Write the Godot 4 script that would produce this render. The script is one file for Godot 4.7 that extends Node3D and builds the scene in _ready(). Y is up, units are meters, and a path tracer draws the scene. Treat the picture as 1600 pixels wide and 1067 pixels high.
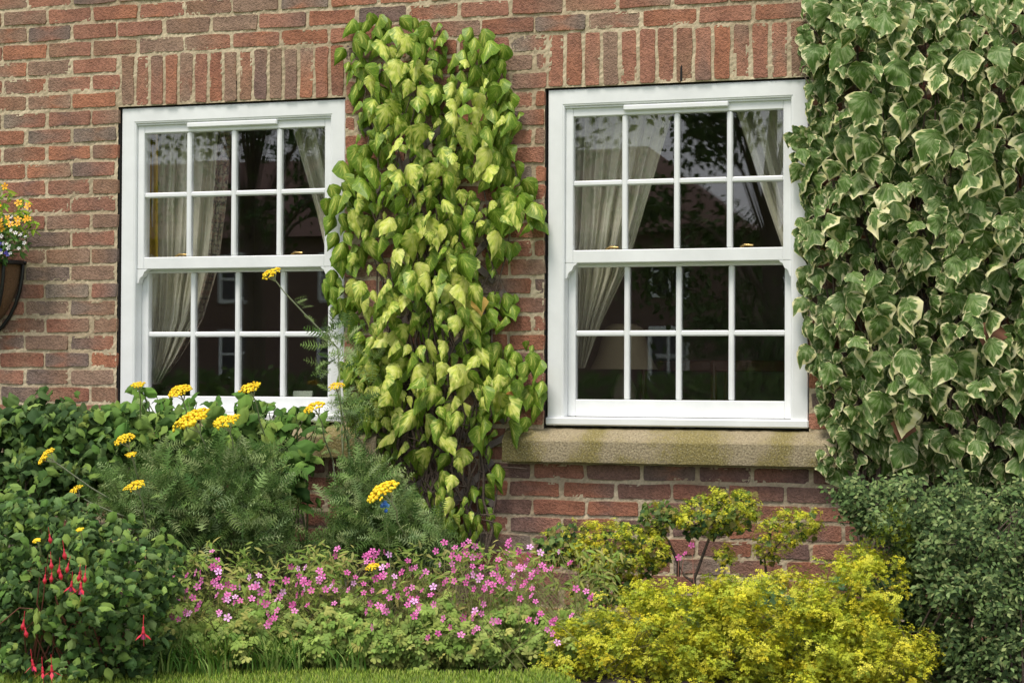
extends Node3D

# ---------------------------------------------------------------- camera measured from the photograph (1600 x 1067 picture, focal length 2800 px)
const YAW := 0.29468
const PITCH := 0.0169
const ROLL := 0.00402
const EYE := Vector3(0.0, 1.0, 6.858)
const FOCAL := 2800.0

var cam_basis: Basis
var taken := {}
var M := {}
var rng := RandomNumberGenerator.new()
var house: Node3D
var lump: FastNoiseLite


# ================================================================ helpers
class MB:
	var v := PackedVector3Array()
	var c := PackedColorArray()
	var u := PackedVector2Array()
	var ix := PackedInt32Array()
	var col := Color.WHITE

	func vert(p: Vector3, uv := Vector2.ZERO) -> int:
		v.append(p)
		c.append(col)
		u.append(uv)
		return v.size() - 1

	# corners run counter-clockwise as seen from outside
	func tri(a: int, b: int, d: int) -> void:
		ix.append(a)
		ix.append(d)
		ix.append(b)

	func quad(a: int, b: int, d: int, e: int) -> void:
		tri(a, b, d)
		tri(a, d, e)

	func ftri(p: Vector3, q: Vector3, r: Vector3) -> void:
		tri(vert(p), vert(q), vert(r))

	func fquad(p: Vector3, q: Vector3, r: Vector3, s: Vector3) -> void:
		quad(vert(p), vert(q), vert(r), vert(s))

	func out_tri(p: Vector3, q: Vector3, r: Vector3, mid: Vector3) -> void:
		if (q - p).cross(r - p).dot((p + q + r) / 3.0 - mid) >= 0.0:
			ftri(p, q, r)
		else:
			ftri(p, r, q)

	func out_quad(p: Vector3, q: Vector3, r: Vector3, s: Vector3, mid: Vector3) -> void:
		if (q - p).cross(r - p).dot((p + q + r + s) / 4.0 - mid) >= 0.0:
			fquad(p, q, r, s)
		else:
			fquad(p, s, r, q)

	# box with chamfered edges
	func rbox(mid: Vector3, size: Vector3, bev := 0.003, b := Basis.IDENTITY) -> void:
		var h := size / 2.0
		var e := minf(bev, minf(h.x, minf(h.y, h.z)) * 0.45)
		var pt := func(s: Vector3, axis: int) -> Vector3:
			var p := Vector3(s.x * (h.x - e), s.y * (h.y - e), s.z * (h.z - e))
			p[axis] = s[axis] * h[axis]
			return mid + b * p
		for axis in 3:
			var o1 := (axis + 1) % 3
			var o2 := (axis + 2) % 3
			for sg in [-1.0, 1.0]:
				var q: Array[Vector3] = []
				for k in [[-1, -1], [1, -1], [1, 1], [-1, 1]]:
					var s := Vector3.ZERO
					s[axis] = sg
					s[o1] = k[0]
					s[o2] = k[1]
					q.append(pt.call(s, axis))
				out_quad(q[0], q[1], q[2], q[3], mid)
				for sh in [-1.0, 1.0]:
					var s1 := Vector3.ZERO
					s1[axis] = sg
					s1[o1] = sh
					s1[o2] = -1.0
					var s2 := s1
					s2[o2] = 1.0
					out_quad(pt.call(s1, axis), pt.call(s2, axis), pt.call(s2, o1), pt.call(s1, o1), mid)
		for sx in [-1.0, 1.0]:
			for sy in [-1.0, 1.0]:
				for sz in [-1.0, 1.0]:
					var s := Vector3(sx, sy, sz)
					out_tri(pt.call(s, 0), pt.call(s, 1), pt.call(s, 2), mid)

	func box(lo: Vector3, hi: Vector3, bev := 0.003) -> void:
		rbox((lo + hi) / 2.0, hi - lo, bev)

	func tube(pts: Array, radii: Array, sides := 6) -> void:
		var rings: Array = []
		var side := Vector3.ZERO
		for i in pts.size():
			var t: Vector3 = (pts[mini(i + 1, pts.size() - 1)] - pts[maxi(i - 1, 0)]).normalized()
			if i == 0:
				side = t.cross(Vector3.UP if absf(t.y) < 0.9 else Vector3.RIGHT).normalized()
			else:
				side = (side - t * side.dot(t)).normalized()
			var other := t.cross(side)
			var ring: Array[int] = []
			for k in sides:
				var a := TAU * k / sides
				ring.append(vert(pts[i] + (side * cos(a) + other * sin(a)) * float(radii[i]), Vector2(float(k) / sides, i)))
			rings.append(ring)
		for i in pts.size() - 1:
			for k in sides:
				var n := (k + 1) % sides
				quad(rings[i][k], rings[i][n], rings[i + 1][n], rings[i + 1][k])
		for k in range(1, sides - 1):
			tri(rings[0][0], rings[0][k + 1], rings[0][k])
			var l: int = pts.size() - 1
			tri(rings[l][0], rings[l][k], rings[l][k + 1])

	func grid(rows: int, cols: int, f: Callable) -> void:
		var first := v.size()
		for r in rows:
			for q in cols:
				vert(f.call(float(q) / (cols - 1), float(r) / (rows - 1)), Vector2(float(q) / (cols - 1), float(r) / (rows - 1)))
		for r in rows - 1:
			for q in cols - 1:
				var a := first + r * cols + q
				quad(a, a + cols, a + cols + 1, a + 1)

	func mesh() -> ArrayMesh:
		var n := PackedVector3Array()
		n.resize(v.size())
		for k in range(0, ix.size(), 3):
			var a := ix[k]
			var d := ix[k + 1]
			var b := ix[k + 2]
			var f := (v[b] - v[a]).cross(v[d] - v[a])
			n[a] += f
			n[b] += f
			n[d] += f
		for k in n.size():
			n[k] = n[k].normalized() if n[k].length_squared() > 0.0 else Vector3.UP
		var arr := []
		arr.resize(Mesh.ARRAY_MAX)
		arr[Mesh.ARRAY_VERTEX] = v
		arr[Mesh.ARRAY_NORMAL] = n
		arr[Mesh.ARRAY_COLOR] = c
		arr[Mesh.ARRAY_TEX_UV] = u
		arr[Mesh.ARRAY_INDEX] = ix
		var m := ArrayMesh.new()
		m.add_surface_from_arrays(Mesh.PRIMITIVE_TRIANGLES, arr)
		return m


# pixel of the photograph -> point of the upright plane z = const
func at(px: float, py: float, z := 0.0) -> Vector3:
	var d := cam_basis * Vector3((px - 800.0) / FOCAL, (533.5 - py) / FOCAL, -1.0)
	return EYE + d * ((z - EYE.z) / d.z)


func pix(p: Vector3) -> Vector2:
	var q := cam_basis.inverse() * (p - EYE)
	return Vector2(800.0 + FOCAL * q.x / -q.z, 533.5 - FOCAL * q.y / -q.z)


func numbered(called: String) -> String:
	taken[called] = taken.get(called, 0) + 1
	return called if taken[called] == 1 else "%s_%03d" % [called, taken[called] - 1]


func tag(o: Node, label := "", category := "", group := "", kind := "") -> Node:
	if label:
		o.set_meta("label", label)
	if category:
		o.set_meta("category", category)
	if group:
		o.set_meta("group", group)
	if kind:
		o.set_meta("kind", kind)
	return o


func thing(called: String, label: String, category: String, where := Vector3.ZERO, group := "") -> Node3D:
	var o := Node3D.new()
	o.name = numbered(called)
	add_child(o)
	o.position = where
	tag(o, label, category, group)
	return o


func put(m: Mesh, called: String, mat: Material, parent: Node = self, xf := Transform3D.IDENTITY) -> MeshInstance3D:
	var o := MeshInstance3D.new()
	o.mesh = m
	o.material_override = mat
	o.transform = xf
	if parent == self:
		o.name = numbered(called)
		add_child(o)
	else:
		o.name = called
		parent.add_child(o, true)
	return o


func holder(called: String, parent: Node, where := Vector3.ZERO) -> Node3D:
	var o := Node3D.new()
	o.name = called
	o.position = where
	parent.add_child(o, true)
	return o


func copies(called: String, m: Mesh, xf: Array, cols: Array, mat: Material, parent: Node = self) -> MultiMeshInstance3D:
	var mm := MultiMesh.new()
	mm.transform_format = MultiMesh.TRANSFORM_3D
	mm.use_colors = true
	mm.mesh = m
	mm.instance_count = xf.size()
	for i in xf.size():
		mm.set_instance_transform(i, xf[i])
		mm.set_instance_color(i, cols[i])
	var o := MultiMeshInstance3D.new()
	o.multimesh = mm
	o.material_override = mat
	if parent == self:
		o.name = numbered(called)
		add_child(o)
	else:
		o.name = called
		parent.add_child(o, true)
	o.set_meta("kind", "stuff")
	return o


func lin(r: float, g: float, b: float) -> Color:
	return Color(r, g, b).linear_to_srgb()


# a colour read as 0..255 sRGB, given back linear
func rgb(r: float, g: float, b: float) -> Color:
	return Color(r / 255.0, g / 255.0, b / 255.0).srgb_to_linear()


func mat(c: Color, rough := 0.7, vertex := false) -> StandardMaterial3D:
	var m := StandardMaterial3D.new()
	m.albedo_color = c.linear_to_srgb()
	m.roughness = rough
	m.vertex_color_use_as_albedo = vertex
	return m


func noise(sd: int, freq: float, oct := 4, type := FastNoiseLite.TYPE_SIMPLEX_SMOOTH) -> FastNoiseLite:
	var n := FastNoiseLite.new()
	n.seed = sd
	n.frequency = freq
	n.noise_type = type
	n.fractal_octaves = oct
	return n


# grey grain whose linear value runs from lo to hi, as a texture; also the plain grey picture for relief
func grain(sd: int, size: int, freqs: Array, lo: float, hi: float, sharp := 1.6) -> Array:
	var im := Image.create(size, size, false, Image.FORMAT_RGB8)
	var bump := Image.create(size, size, false, Image.FORMAT_L8)
	var parts: Array = []
	for k in freqs.size():
		parts.append(noise(sd + k, freqs[k][0], 3).get_seamless_image(size, size))
	for y in size:
		for x in size:
			var s := 0.0
			var w := 0.0
			for k in freqs.size():
				s += parts[k].get_pixel(x, y).r * float(freqs[k][1])
				w += float(freqs[k][1])
			s = clampf((s / w - 0.5) * sharp + 0.5, 0.0, 1.0)
			var g := lerpf(lo, hi, s)
			im.set_pixel(x, y, lin(g, g, g))
			bump.set_pixel(x, y, Color(s, s, s))
	return [ImageTexture.create_from_image(im), ImageTexture.create_from_image(bump)]


func textured(m: StandardMaterial3D, tex: Array, scale: float, relief_cm := 0.0) -> StandardMaterial3D:
	m.albedo_texture = tex[0]
	m.uv1_triplanar = true
	m.uv1_world_triplanar = true
	m.uv1_scale = Vector3.ONE * scale
	if relief_cm > 0.0:
		m.heightmap_enabled = true
		m.heightmap_texture = tex[1]
		m.heightmap_scale = relief_cm
	return m


func rnd(a: float, b: float) -> float:
	return rng.randf_range(a, b)


func vary(c: Color, k: float) -> Color:
	var s := 1.0 + rnd(-k, k)
	return Color(c.r * s * (1.0 + rnd(-k, k) * 0.4), c.g * s, c.b * s * (1.0 + rnd(-k, k) * 0.4))


# leaves have their normal along +z and their tip along -y
func leaf_basis(normal: Vector3, tip: Vector3, size: Vector3) -> Basis:
	var z := normal.normalized()
	var y := -(tip - z * tip.dot(z)).normalized()
	return Basis(y.cross(z) * size.x, y * size.y, z * size.z)


func inside(p: Vector2, poly: PackedVector2Array) -> bool:
	return Geometry2D.is_point_in_polygon(p, poly)


func edge_gap(p: Vector2, poly: PackedVector2Array) -> float:
	var best := 1e9
	for i in poly.size():
		best = minf(best, p.distance_to(Geometry2D.get_closest_point_to_segment(p, poly[i], poly[(i + 1) % poly.size()])))
	return best


func poly(a: Array) -> PackedVector2Array:
	var p := PackedVector2Array()
	for k in range(0, a.size(), 2):
		p.append(Vector2(a[k], a[k + 1]))
	return p


# points spread through the volume of a plant whose outline is measured in the photograph: domed, thin at its rim, z0 at the back and z1 at the front
func spread(pl: PackedVector2Array, z0: float, z1: float, n: int, soft := 60.0, surface := 0.5) -> Array:
	var lo := pl[0]
	var hi := pl[0]
	for p in pl:
		lo = lo.min(p)
		hi = hi.max(p)
	var out: Array = []
	var zm := (z0 + z1) / 2.0
	while out.size() < n:
		var p := Vector2(rnd(lo.x, hi.x), rnd(lo.y, hi.y))
		if not inside(p, pl):
			continue
		var d := sqrt(clampf(edge_gap(p, pl) / soft, 0.0, 1.0))
		var s := pow(rng.randf(), surface) * 2.0 - 1.0
		out.append(at(p.x, p.y, zm + s * d * (z1 - z0) / 2.0 * (0.75 + 0.5 * lump.get_noise_2d(p.x, p.y))))
	return out


# the same, in sprigs: leaves crowd round the ends of twigs and leave gaps between
func sprigs(pl: PackedVector2Array, z0: float, z1: float, n: int, each: int, r: float, soft := 60.0, surface := 0.6) -> Array:
	var out: Array = []
	for c in spread(pl, z0, z1, n, soft, surface):
		var lean := Vector3(rnd(-1, 1), rnd(0.2, 1.0), rnd(-0.3, 1)).normalized() * r * 1.6
		for k in each:
			out.append(c + lean * rng.randf() + Vector3(rng.randfn(), rng.randfn(), rng.randfn()) * r * 0.45)
	return out


# ================================================================ leaves
func half_width(profile: Array, t: float) -> float:
	for k in profile.size() - 1:
		if t <= profile[k + 1][0]:
			var s: float = (t - profile[k][0]) / (profile[k + 1][0] - profile[k][0])
			return lerpf(profile[k][1], profile[k + 1][1], clampf(s, 0.0, 1.0))
	return 0.0


const IVY_A := [[-0.07, 0.14], [0.0, 0.36], [0.12, 0.47], [0.25, 0.49], [0.42, 0.41], [0.6, 0.27], [0.8, 0.12], [1.0, 0.0]]
const IVY_B := [[-0.07, 0.16], [0.0, 0.42], [0.13, 0.52], [0.24, 0.54], [0.38, 0.48], [0.57, 0.34], [0.79, 0.15], [1.0, 0.0]]
const IVY_C := [[-0.07, 0.14], [0.0, 0.32], [0.12, 0.43], [0.27, 0.44], [0.46, 0.34], [0.66, 0.2], [0.84, 0.08], [1.0, 0.0]]
const OVATE := [[0.0, 0.02], [0.12, 0.2], [0.3, 0.33], [0.5, 0.32], [0.72, 0.2], [0.88, 0.09], [1.0, 0.0]]


func leaf_mesh(profile: Array, fold: float, curl: float, wave: float, sd: int, wob := 0.0) -> ArrayMesh:
	var b := MB.new()
	var n := noise(sd, 1.3, 2)
	var first := -1
	for r in profile.size():
		var t: float = profile[r][0]
		var w: float = profile[r][1]
		for q in 5:
			var s := (q - 2) / 2.0
			var x := s * w * (1.0 + wob * n.get_noise_2d(t * 3.0, s * 5.0 + 9.0))
			var y := t
			if r == 0:
				y += absf(s) * -0.03
			var z := -fold * pow(absf(x), 1.3) - curl * t * t + wave * n.get_noise_2d(x * 2.5 + sd, t * 2.5)
			var id := b.vert(Vector3(x, -y, z), Vector2(x * 0.8 + 0.5, clampf((t + 0.1) / 1.1, 0.0, 1.0)))
			if first < 0:
				first = id
	for r in profile.size() - 1:
		for q in 4:
			var a := first + r * 5 + q
			b.quad(a, a + 5, a + 6, a + 1)
	return b.mesh()


func small_leaf(profile: Array, fold: float, curl: float) -> ArrayMesh:
	var b := MB.new()
	for r in profile.size():
		var t: float = profile[r][0]
		var w: float = profile[r][1]
		for q in 3:
			var s := q - 1.0
			b.vert(Vector3(s * w, -t, absf(s) * w * fold - curl * t * t), Vector2(q / 2.0, t))
	for r in profile.size() - 1:
		for q in 2:
			var a := r * 3 + q
			b.quad(a, a + 3, a + 4, a + 1)
	return b.mesh()


# feathery leaf: a midrib with narrow leaflets in pairs
func feather_mesh(pairs: int, long: float, droop: float) -> ArrayMesh:
	var b := MB.new()
	for k in pairs:
		var t := (k + 0.5) / pairs
		var l := long * sin(PI * (0.15 + 0.8 * t))
		for s in [-1.0, 1.0]:
			var root := Vector3(0, -t, -droop * t * t)
			var tip := root + Vector3(s * l, -l * 0.5, l * 0.25 * (1 if k % 2 else -1))
			var wide := Vector3(0, -0.07, 0.02)
			b.out_tri(root, root + wide, tip, root - Vector3(0, 0, 1))
			b.out_tri(root.lerp(tip, 0.5), root.lerp(tip, 0.5) + Vector3(0, -0.03, 0), tip + Vector3(-s * l * 0.25, -l * 0.35, 0), root - Vector3(0, 0, 1))
	b.fquad(Vector3(-0.012, 0, 0), Vector3(-0.006, -1, -droop), Vector3(0.006, -1, -droop), Vector3(0.012, 0, 0))
	return b.mesh()


# picture of a variegated leaf: colour of the blade itself
func leaf_picture(sd: int, kind: String, amount := 0.0) -> ImageTexture:
	var w := 96
	var h := 128
	var im := Image.create(w, h, false, Image.FORMAT_RGB8)
	var n := noise(sd * 7 + 3, 1.0, 3)
	var fine := noise(sd * 7 + 4, 1.0, 2)
	var r := RandomNumberGenerator.new()
	r.seed = sd * 13 + 5
	var profile: Array = IVY_A
	var off := r.randf_range(-0.06, 0.06)
	for y in h:
		for x in w:
			var uu := (x + 0.5) / w
			var vv := (y + 0.5) / h
			var lx := (uu - 0.5) / 0.8
			var t := vv * 1.1 - 0.1
			var hw := half_width(profile, maxf(t, -0.07))
			var d := Vector2(lx, t - 0.02)
			var ang := atan2(d.x, d.y)
			var rad := d.length()
			# veins fan out from the stalk
			var vein := 0.0
			for a in [0.0, 0.55, -0.55, 1.15, -1.15]:
				var da := absf(wrapf(ang - a - 0.06 * sin(rad * 9.0 + a), -PI, PI)) * rad
				vein = maxf(vein, 1.0 - smoothstep(0.006, 0.02, da))
			var side := 1.0 - smoothstep(0.0, 0.16, absf(fposmod(t * 9.0 - absf(lx) * 9.0 + 0.5, 1.0) - 0.5))
			var blotch := n.get_noise_2d(lx * 3.0, t * 3.0)
			var speck := fine.get_noise_2d(lx * 14.0, t * 14.0)
			var c: Color
			if kind == "sulphur":
				var streak := n.get_noise_2d(ang * 3.2 + 50.0, rad * 1.2)
				var y_ := smoothstep(-0.25, 0.3, amount + 1.15 * (hw - absf(lx)) - 0.1 - 0.12 * maxf(0.0, t - 0.5) + streak * 0.5 + blotch * 0.22)
				var green := Color(0.17, 0.27, 0.022).lerp(Color(0.1, 0.19, 0.018), clampf(0.5 + speck, 0.0, 1.0))
				var lime := Color(0.5, 0.56, 0.085).lerp(Color(0.66, 0.66, 0.2), clampf(0.4 + blotch, 0.0, 1.0))
				c = green.lerp(lime, y_)
				c = c.lerp(Color(0.34, 0.45, 0.07), vein * 0.55 + side * 0.1)
			else:
				var edge := hw - absf(lx) - 0.5 * maxf(0.0, t - 0.9)
				var reach := 0.035 + amount * 0.18 + 0.34 * maxf(0.0, n.get_noise_2d(ang * 2.4, rad * 1.5 + 20.0) + 0.02) + off
				var cream := 1.0 - smoothstep(reach - 0.025, reach + 0.03, edge)
				var grey := smoothstep(-0.1, 0.25, n.get_noise_2d(ang * 3.0 + 9.0, rad * 2.0 + 40.0) + 0.1 * speck)
				var green := Color(0.08, 0.155, 0.025).lerp(Color(0.2, 0.27, 0.1), grey)
				green = green.lerp(Color(0.05, 0.1, 0.02), clampf(speck * 0.9, 0.0, 0.5))
				c = green.lerp(Color(0.24, 0.31, 0.13), vein * 0.35 + side * 0.06)
				c = c.lerp(Color(0.56, 0.55, 0.24).lerp(Color(0.66, 0.62, 0.38), clampf(0.5 + blotch, 0.0, 1.0)), cream)
			im.set_pixel(x, y, c.linear_to_srgb())
	return ImageTexture.create_from_image(im)


func leaf_mat(tex: Texture2D, tint: Color, rough := 0.5) -> StandardMaterial3D:
	var m := mat(tint, rough, true)
	m.albedo_texture = tex
	m.backlight_enabled = true
	m.backlight = Color(0.3, 0.34, 0.12)
	m.metallic_specular = 0.33
	return m


func foliage_mat(rough := 0.6) -> StandardMaterial3D:
	var m := mat(Color.WHITE, rough, true)
	m.backlight_enabled = true
	m.backlight = Color(0.36, 0.38, 0.12)
	m.metallic_specular = 0.3
	return m


# ================================================================ the house
const PITCH_X := 0.2211
const WIN_W := 1.034
const WIN_H := 1.335
const WIN_Y := 0.789
const WIN_L := -3.844
const WIN_R := -1.937
const LINTEL_TOP := 2.353
const WALL := [-5.2, 0.9]
var ivy_mid: PackedVector2Array
var ivy_right: PackedVector2Array
var lines: Array = []
var bricks: Array = []      # [rect, soldier 0 or 1 or 2]


func hole(x0: float, x1: float, y0: float, y1: float) -> Array:
	return [x0, x1, y0, y1]


func lay_bricks() -> void:
	for k in range(8, -1, -1):
		lines.append(2.128 + 0.07475 * k)
	for k in range(1, 20):
		lines.append(2.128 - 0.07475 * k)
	lines.append(0.642)
	for k in 10:
		lines.append(0.571 - 0.0714 * k)
	var holes: Array = []
	for x in [WIN_L, WIN_R]:
		holes.append(hole(x - 0.011, x + WIN_W + 0.005, WIN_Y - 0.02, WIN_Y + WIN_H + 0.004))
		holes.append(hole(x - 0.006, x + WIN_W + 0.006, WIN_Y + WIN_H + 0.004, LINTEL_TOP))
	holes.append(hole(-4.05, -2.63, 0.64, 0.79))
	holes.append(hole(-2.105, -0.78, 0.64, 0.79))
	for k in lines.size() - 1:
		var y1: float = lines[k]
		var y0: float = lines[k + 1]
		var odd := (k - 8) % 2 == 0
		var x := WALL[0] as float
		var shift := -2.2165 if odd else -2.757
		x = shift + PITCH_X * floorf((WALL[0] - shift) / PITCH_X)
		while x < WALL[1]:
			var w := 0.011 + rnd(-0.003, 0.003)
			var a := x + w / 2.0 + rnd(-0.004, 0.004)
			var e := x + PITCH_X - w / 2.0 + rnd(-0.003, 0.003)
			var parts: Array = [[a, e]]
			for h in holes:
				if y1 - 0.02 <= h[2] or y0 + 0.02 >= h[3]:
					continue
				var next: Array = []
				for p in parts:
					if p[1] <= h[0] or p[0] >= h[1]:
						next.append(p)
						continue
					if p[0] < h[0] - 0.03:
						next.append([p[0], h[0]])
					if p[1] > h[1] + 0.03:
						next.append([h[1], p[1]])
				parts = next
			for p in parts:
				if p[1] - p[0] > 0.025:
					bricks.append([Rect2(p[0], y0 + 0.0055, p[1] - p[0], y1 - y0 - 0.0115), 0])
			x += PITCH_X
	for s in [[WIN_L, 15, 1], [WIN_R, 14, 2]]:
		var step: float = (WIN_W + 0.004) / s[1]
		for k in int(s[1]):
			var x: float = s[0] - 0.002 + step * k
			bricks.append([Rect2(x + 0.0055, WIN_Y + WIN_H + 0.008 + rnd(0.0, 0.005), step - 0.011, LINTEL_TOP - WIN_Y - WIN_H - 0.017), s[2]])


func seen(p: Vector2) -> bool:
	if p.x < -25.0 or p.x > 1625.0 or p.y < -12.0 or p.y > 900.0:
		return false
	if p.x < 490.0 and p.y > 640.0 or p.y > 880.0:
		return false
	for q in [ivy_mid, ivy_right]:
		if inside(p, q) and edge_gap(p, q) > 28.0:
			return false
	return true


func brick_mesh(r: Rect2, tone: Color, tone2: Color, upright: bool, b: MB) -> void:
	var w := r.size.x / 2.0
	var h := r.size.y / 2.0
	var mid := r.get_center()
	var lift := rnd(-0.002, 0.0035)
	var ring: Array = []
	var nx := 2 if upright else (4 if w > 0.07 else 2)
	var ny := 4 if upright else 2
	# outline with worn corners
	var pts: Array = []
	var cut := 0.006
	for k in nx:
		pts.append(Vector2(-w + cut + (2.0 * w - 2.0 * cut) * k / (nx - 1.0), -h))
	for k in ny:
		pts.append(Vector2(w, -h + cut + (2.0 * h - 2.0 * cut) * k / (ny - 1.0)))
	for k in nx:
		pts.append(Vector2(w - cut - (2.0 * w - 2.0 * cut) * k / (nx - 1.0), h))
	for k in ny:
		pts.append(Vector2(-w, h - cut - (2.0 * h - 2.0 * cut) * k / (ny - 1.0)))
	var split := rnd(-0.6, 0.6)
	var band := rng.randf() < 0.4
	var outer: Array[int] = []
	var inner: Array[int] = []
	var flat: Array[int] = []
	var slope := Vector2(rnd(-0.012, 0.012), rnd(-0.03, 0.03))
	for p in pts:
		var j := Vector2(rnd(-0.003, 0.003), rnd(-0.003, 0.003))
		var s: float = (p.y / h) if upright else (p.x / w)
		var f := smoothstep(-0.5, 0.5, s - split) if not band else 1.0 - smoothstep(0.2, 0.6, absf(s - split))
		b.col = tone.lerp(tone2, f) * rnd(0.9, 1.1)
		outer.append(b.vert(Vector3(mid.x + p.x + j.x, mid.y + p.y + j.y, lift - 0.016)))
		var q: Vector2 = p + j - Vector2(signf(p.x), signf(p.y)) * Vector2(0.0022, 0.0022)
		var face := Vector3(mid.x + q.x, mid.y + q.y, lift + slope.x * q.x + slope.y * q.y + rnd(-0.0007, 0.0007))
		inner.append(b.vert(face))
		flat.append(b.vert(face))
	b.col = tone.lerp(tone2, 0.4)
	var c := b.vert(Vector3(mid.x, mid.y, lift + rnd(-0.0005, 0.0005)))
	var n := pts.size()
	for k in n:
		var k2 := (k + 1) % n
		b.tri(c, flat[k], flat[k2])
		b.quad(inner[k], outer[k], outer[k2], inner[k2])


func brick_tone(p: Vector2, upright: bool) -> Array:
	var reds := [rgb(164, 113, 90), rgb(159, 105, 80), rgb(170, 119, 97), rgb(151, 101, 81), rgb(173, 115, 87), rgb(160, 111, 91), rgb(156, 110, 90)]
	var browns := [rgb(148, 119, 100), rgb(154, 126, 107), rgb(142, 113, 96), rgb(149, 114, 91)]
	var greys := [rgb(130, 114, 103), rgb(140, 126, 112), rgb(123, 106, 97), rgb(117, 100, 91)]
	var plum := [rgb(137, 106, 92), rgb(130, 98, 85), rgb(124, 98, 89), rgb(144, 101, 83)]
	var pick := func(a: Array) -> Color: return a[rng.randi() % a.size()]
	var t := rng.randf()
	var a: Color
	var b: Color
	if upright:
		a = pick.call(reds) if t < 0.62 else (pick.call(browns) if t < 0.82 else pick.call(plum))
		b = pick.call(reds) if rng.randf() < 0.7 else pick.call(browns)
	elif p.x < 190.0 and p.y > 330.0:
		a = pick.call(greys) if t < 0.42 else (pick.call(browns) if t < 0.8 else pick.call(reds))
		b = pick.call(browns) if rng.randf() < 0.55 else (pick.call(reds) if rng.randf() < 0.5 else pick.call(greys))
	elif p.y > 690.0:
		a = pick.call(plum) if t < 0.55 else (pick.call(reds) if t < 0.9 else pick.call(greys))
		b = pick.call(plum) if rng.randf() < 0.5 else pick.call(reds)
	else:
		a = pick.call(reds) if t < 0.58 else (pick.call(browns) if t < 0.84 else pick.call(greys))
		b = pick.call(reds) if rng.randf() < 0.6 else (pick.call(browns) if rng.randf() < 0.7 else pick.call(plum))
	return [a, b]


func build_house() -> void:
	house = thing("brick_house", "red brick house wall with two white sash windows and stone sills", "house")
	lay_bricks()
	var holders := [house, holder("lintel", house), holder("lintel", house)]
	tag(holders[1], "row of upright red bricks over the window nearer the flower basket")
	tag(holders[2], "row of upright red bricks over the window between the two ivies")
	var mass := MB.new()
	var count := 0
	for br in bricks:
		var r: Rect2 = br[0]
		var p := pix(Vector3(r.get_center().x, r.get_center().y, 0))
		var tone := brick_tone(p, br[1] > 0)
		var k := 1.14
		if br[1] > 0 or seen(p) and count < 268:
			var b := MB.new()
			brick_mesh(r, tone[0] * k, tone[1] * k, br[1] > 0, b)
			put(b.mesh(), "brick", M.brick, holders[br[1]])
			if br[1] == 0:
				count += 1
		else:
			brick_mesh(r, tone[0] * k, tone[1] * k, false, mass)
	print("single bricks ", count)
	tag(put(mass.mesh(), "brickwork", M.brick, house), "", "", "", "stuff")
	build_mortar()
	# the wall's own thickness behind the bricks, open at the windows
	var core := MB.new()
	var xs := [WALL[0], WIN_L - 0.011, WIN_L + WIN_W + 0.005, WIN_R - 0.011, WIN_R + WIN_W + 0.005, WALL[1]]
	for k in [0, 2, 4]:
		core.box(Vector3(xs[k], -0.3, -0.32), Vector3(xs[k + 1], 2.9, -0.0165), 0.0005)
	for k in [1, 3]:
		core.box(Vector3(xs[k], -0.3, -0.32), Vector3(xs[k + 1], WIN_Y - 0.022, -0.0165), 0.0005)
		core.box(Vector3(xs[k], WIN_Y + WIN_H + 0.006, -0.32), Vector3(xs[k + 1], 2.9, -0.0165), 0.0005)
	put(core.mesh(), "wall", M.core, house)
	stone_sill(-4.05, -2.635, 0.646)
	stone_sill(-2.1, -0.785, 0.644)
	sash_window(WIN_L, "white sash window nearer the flower basket", 11)
	sash_window(WIN_R, "white sash window between the two ivies", 12)
	# weep vents in the lintels: black boxes stand in for the dark open slots
	for x in [WIN_L, WIN_R]:
		var mid: float = x + WIN_W * 0.525
		var w := MB.new()
		w.box(Vector3(mid - 0.006, WIN_Y + WIN_H + 0.012, -0.016), Vector3(mid + 0.003, WIN_Y + WIN_H + 0.095, 0.0005), 0.001)
		put(w.mesh(), "weep_vent", M.black, house)


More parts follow.
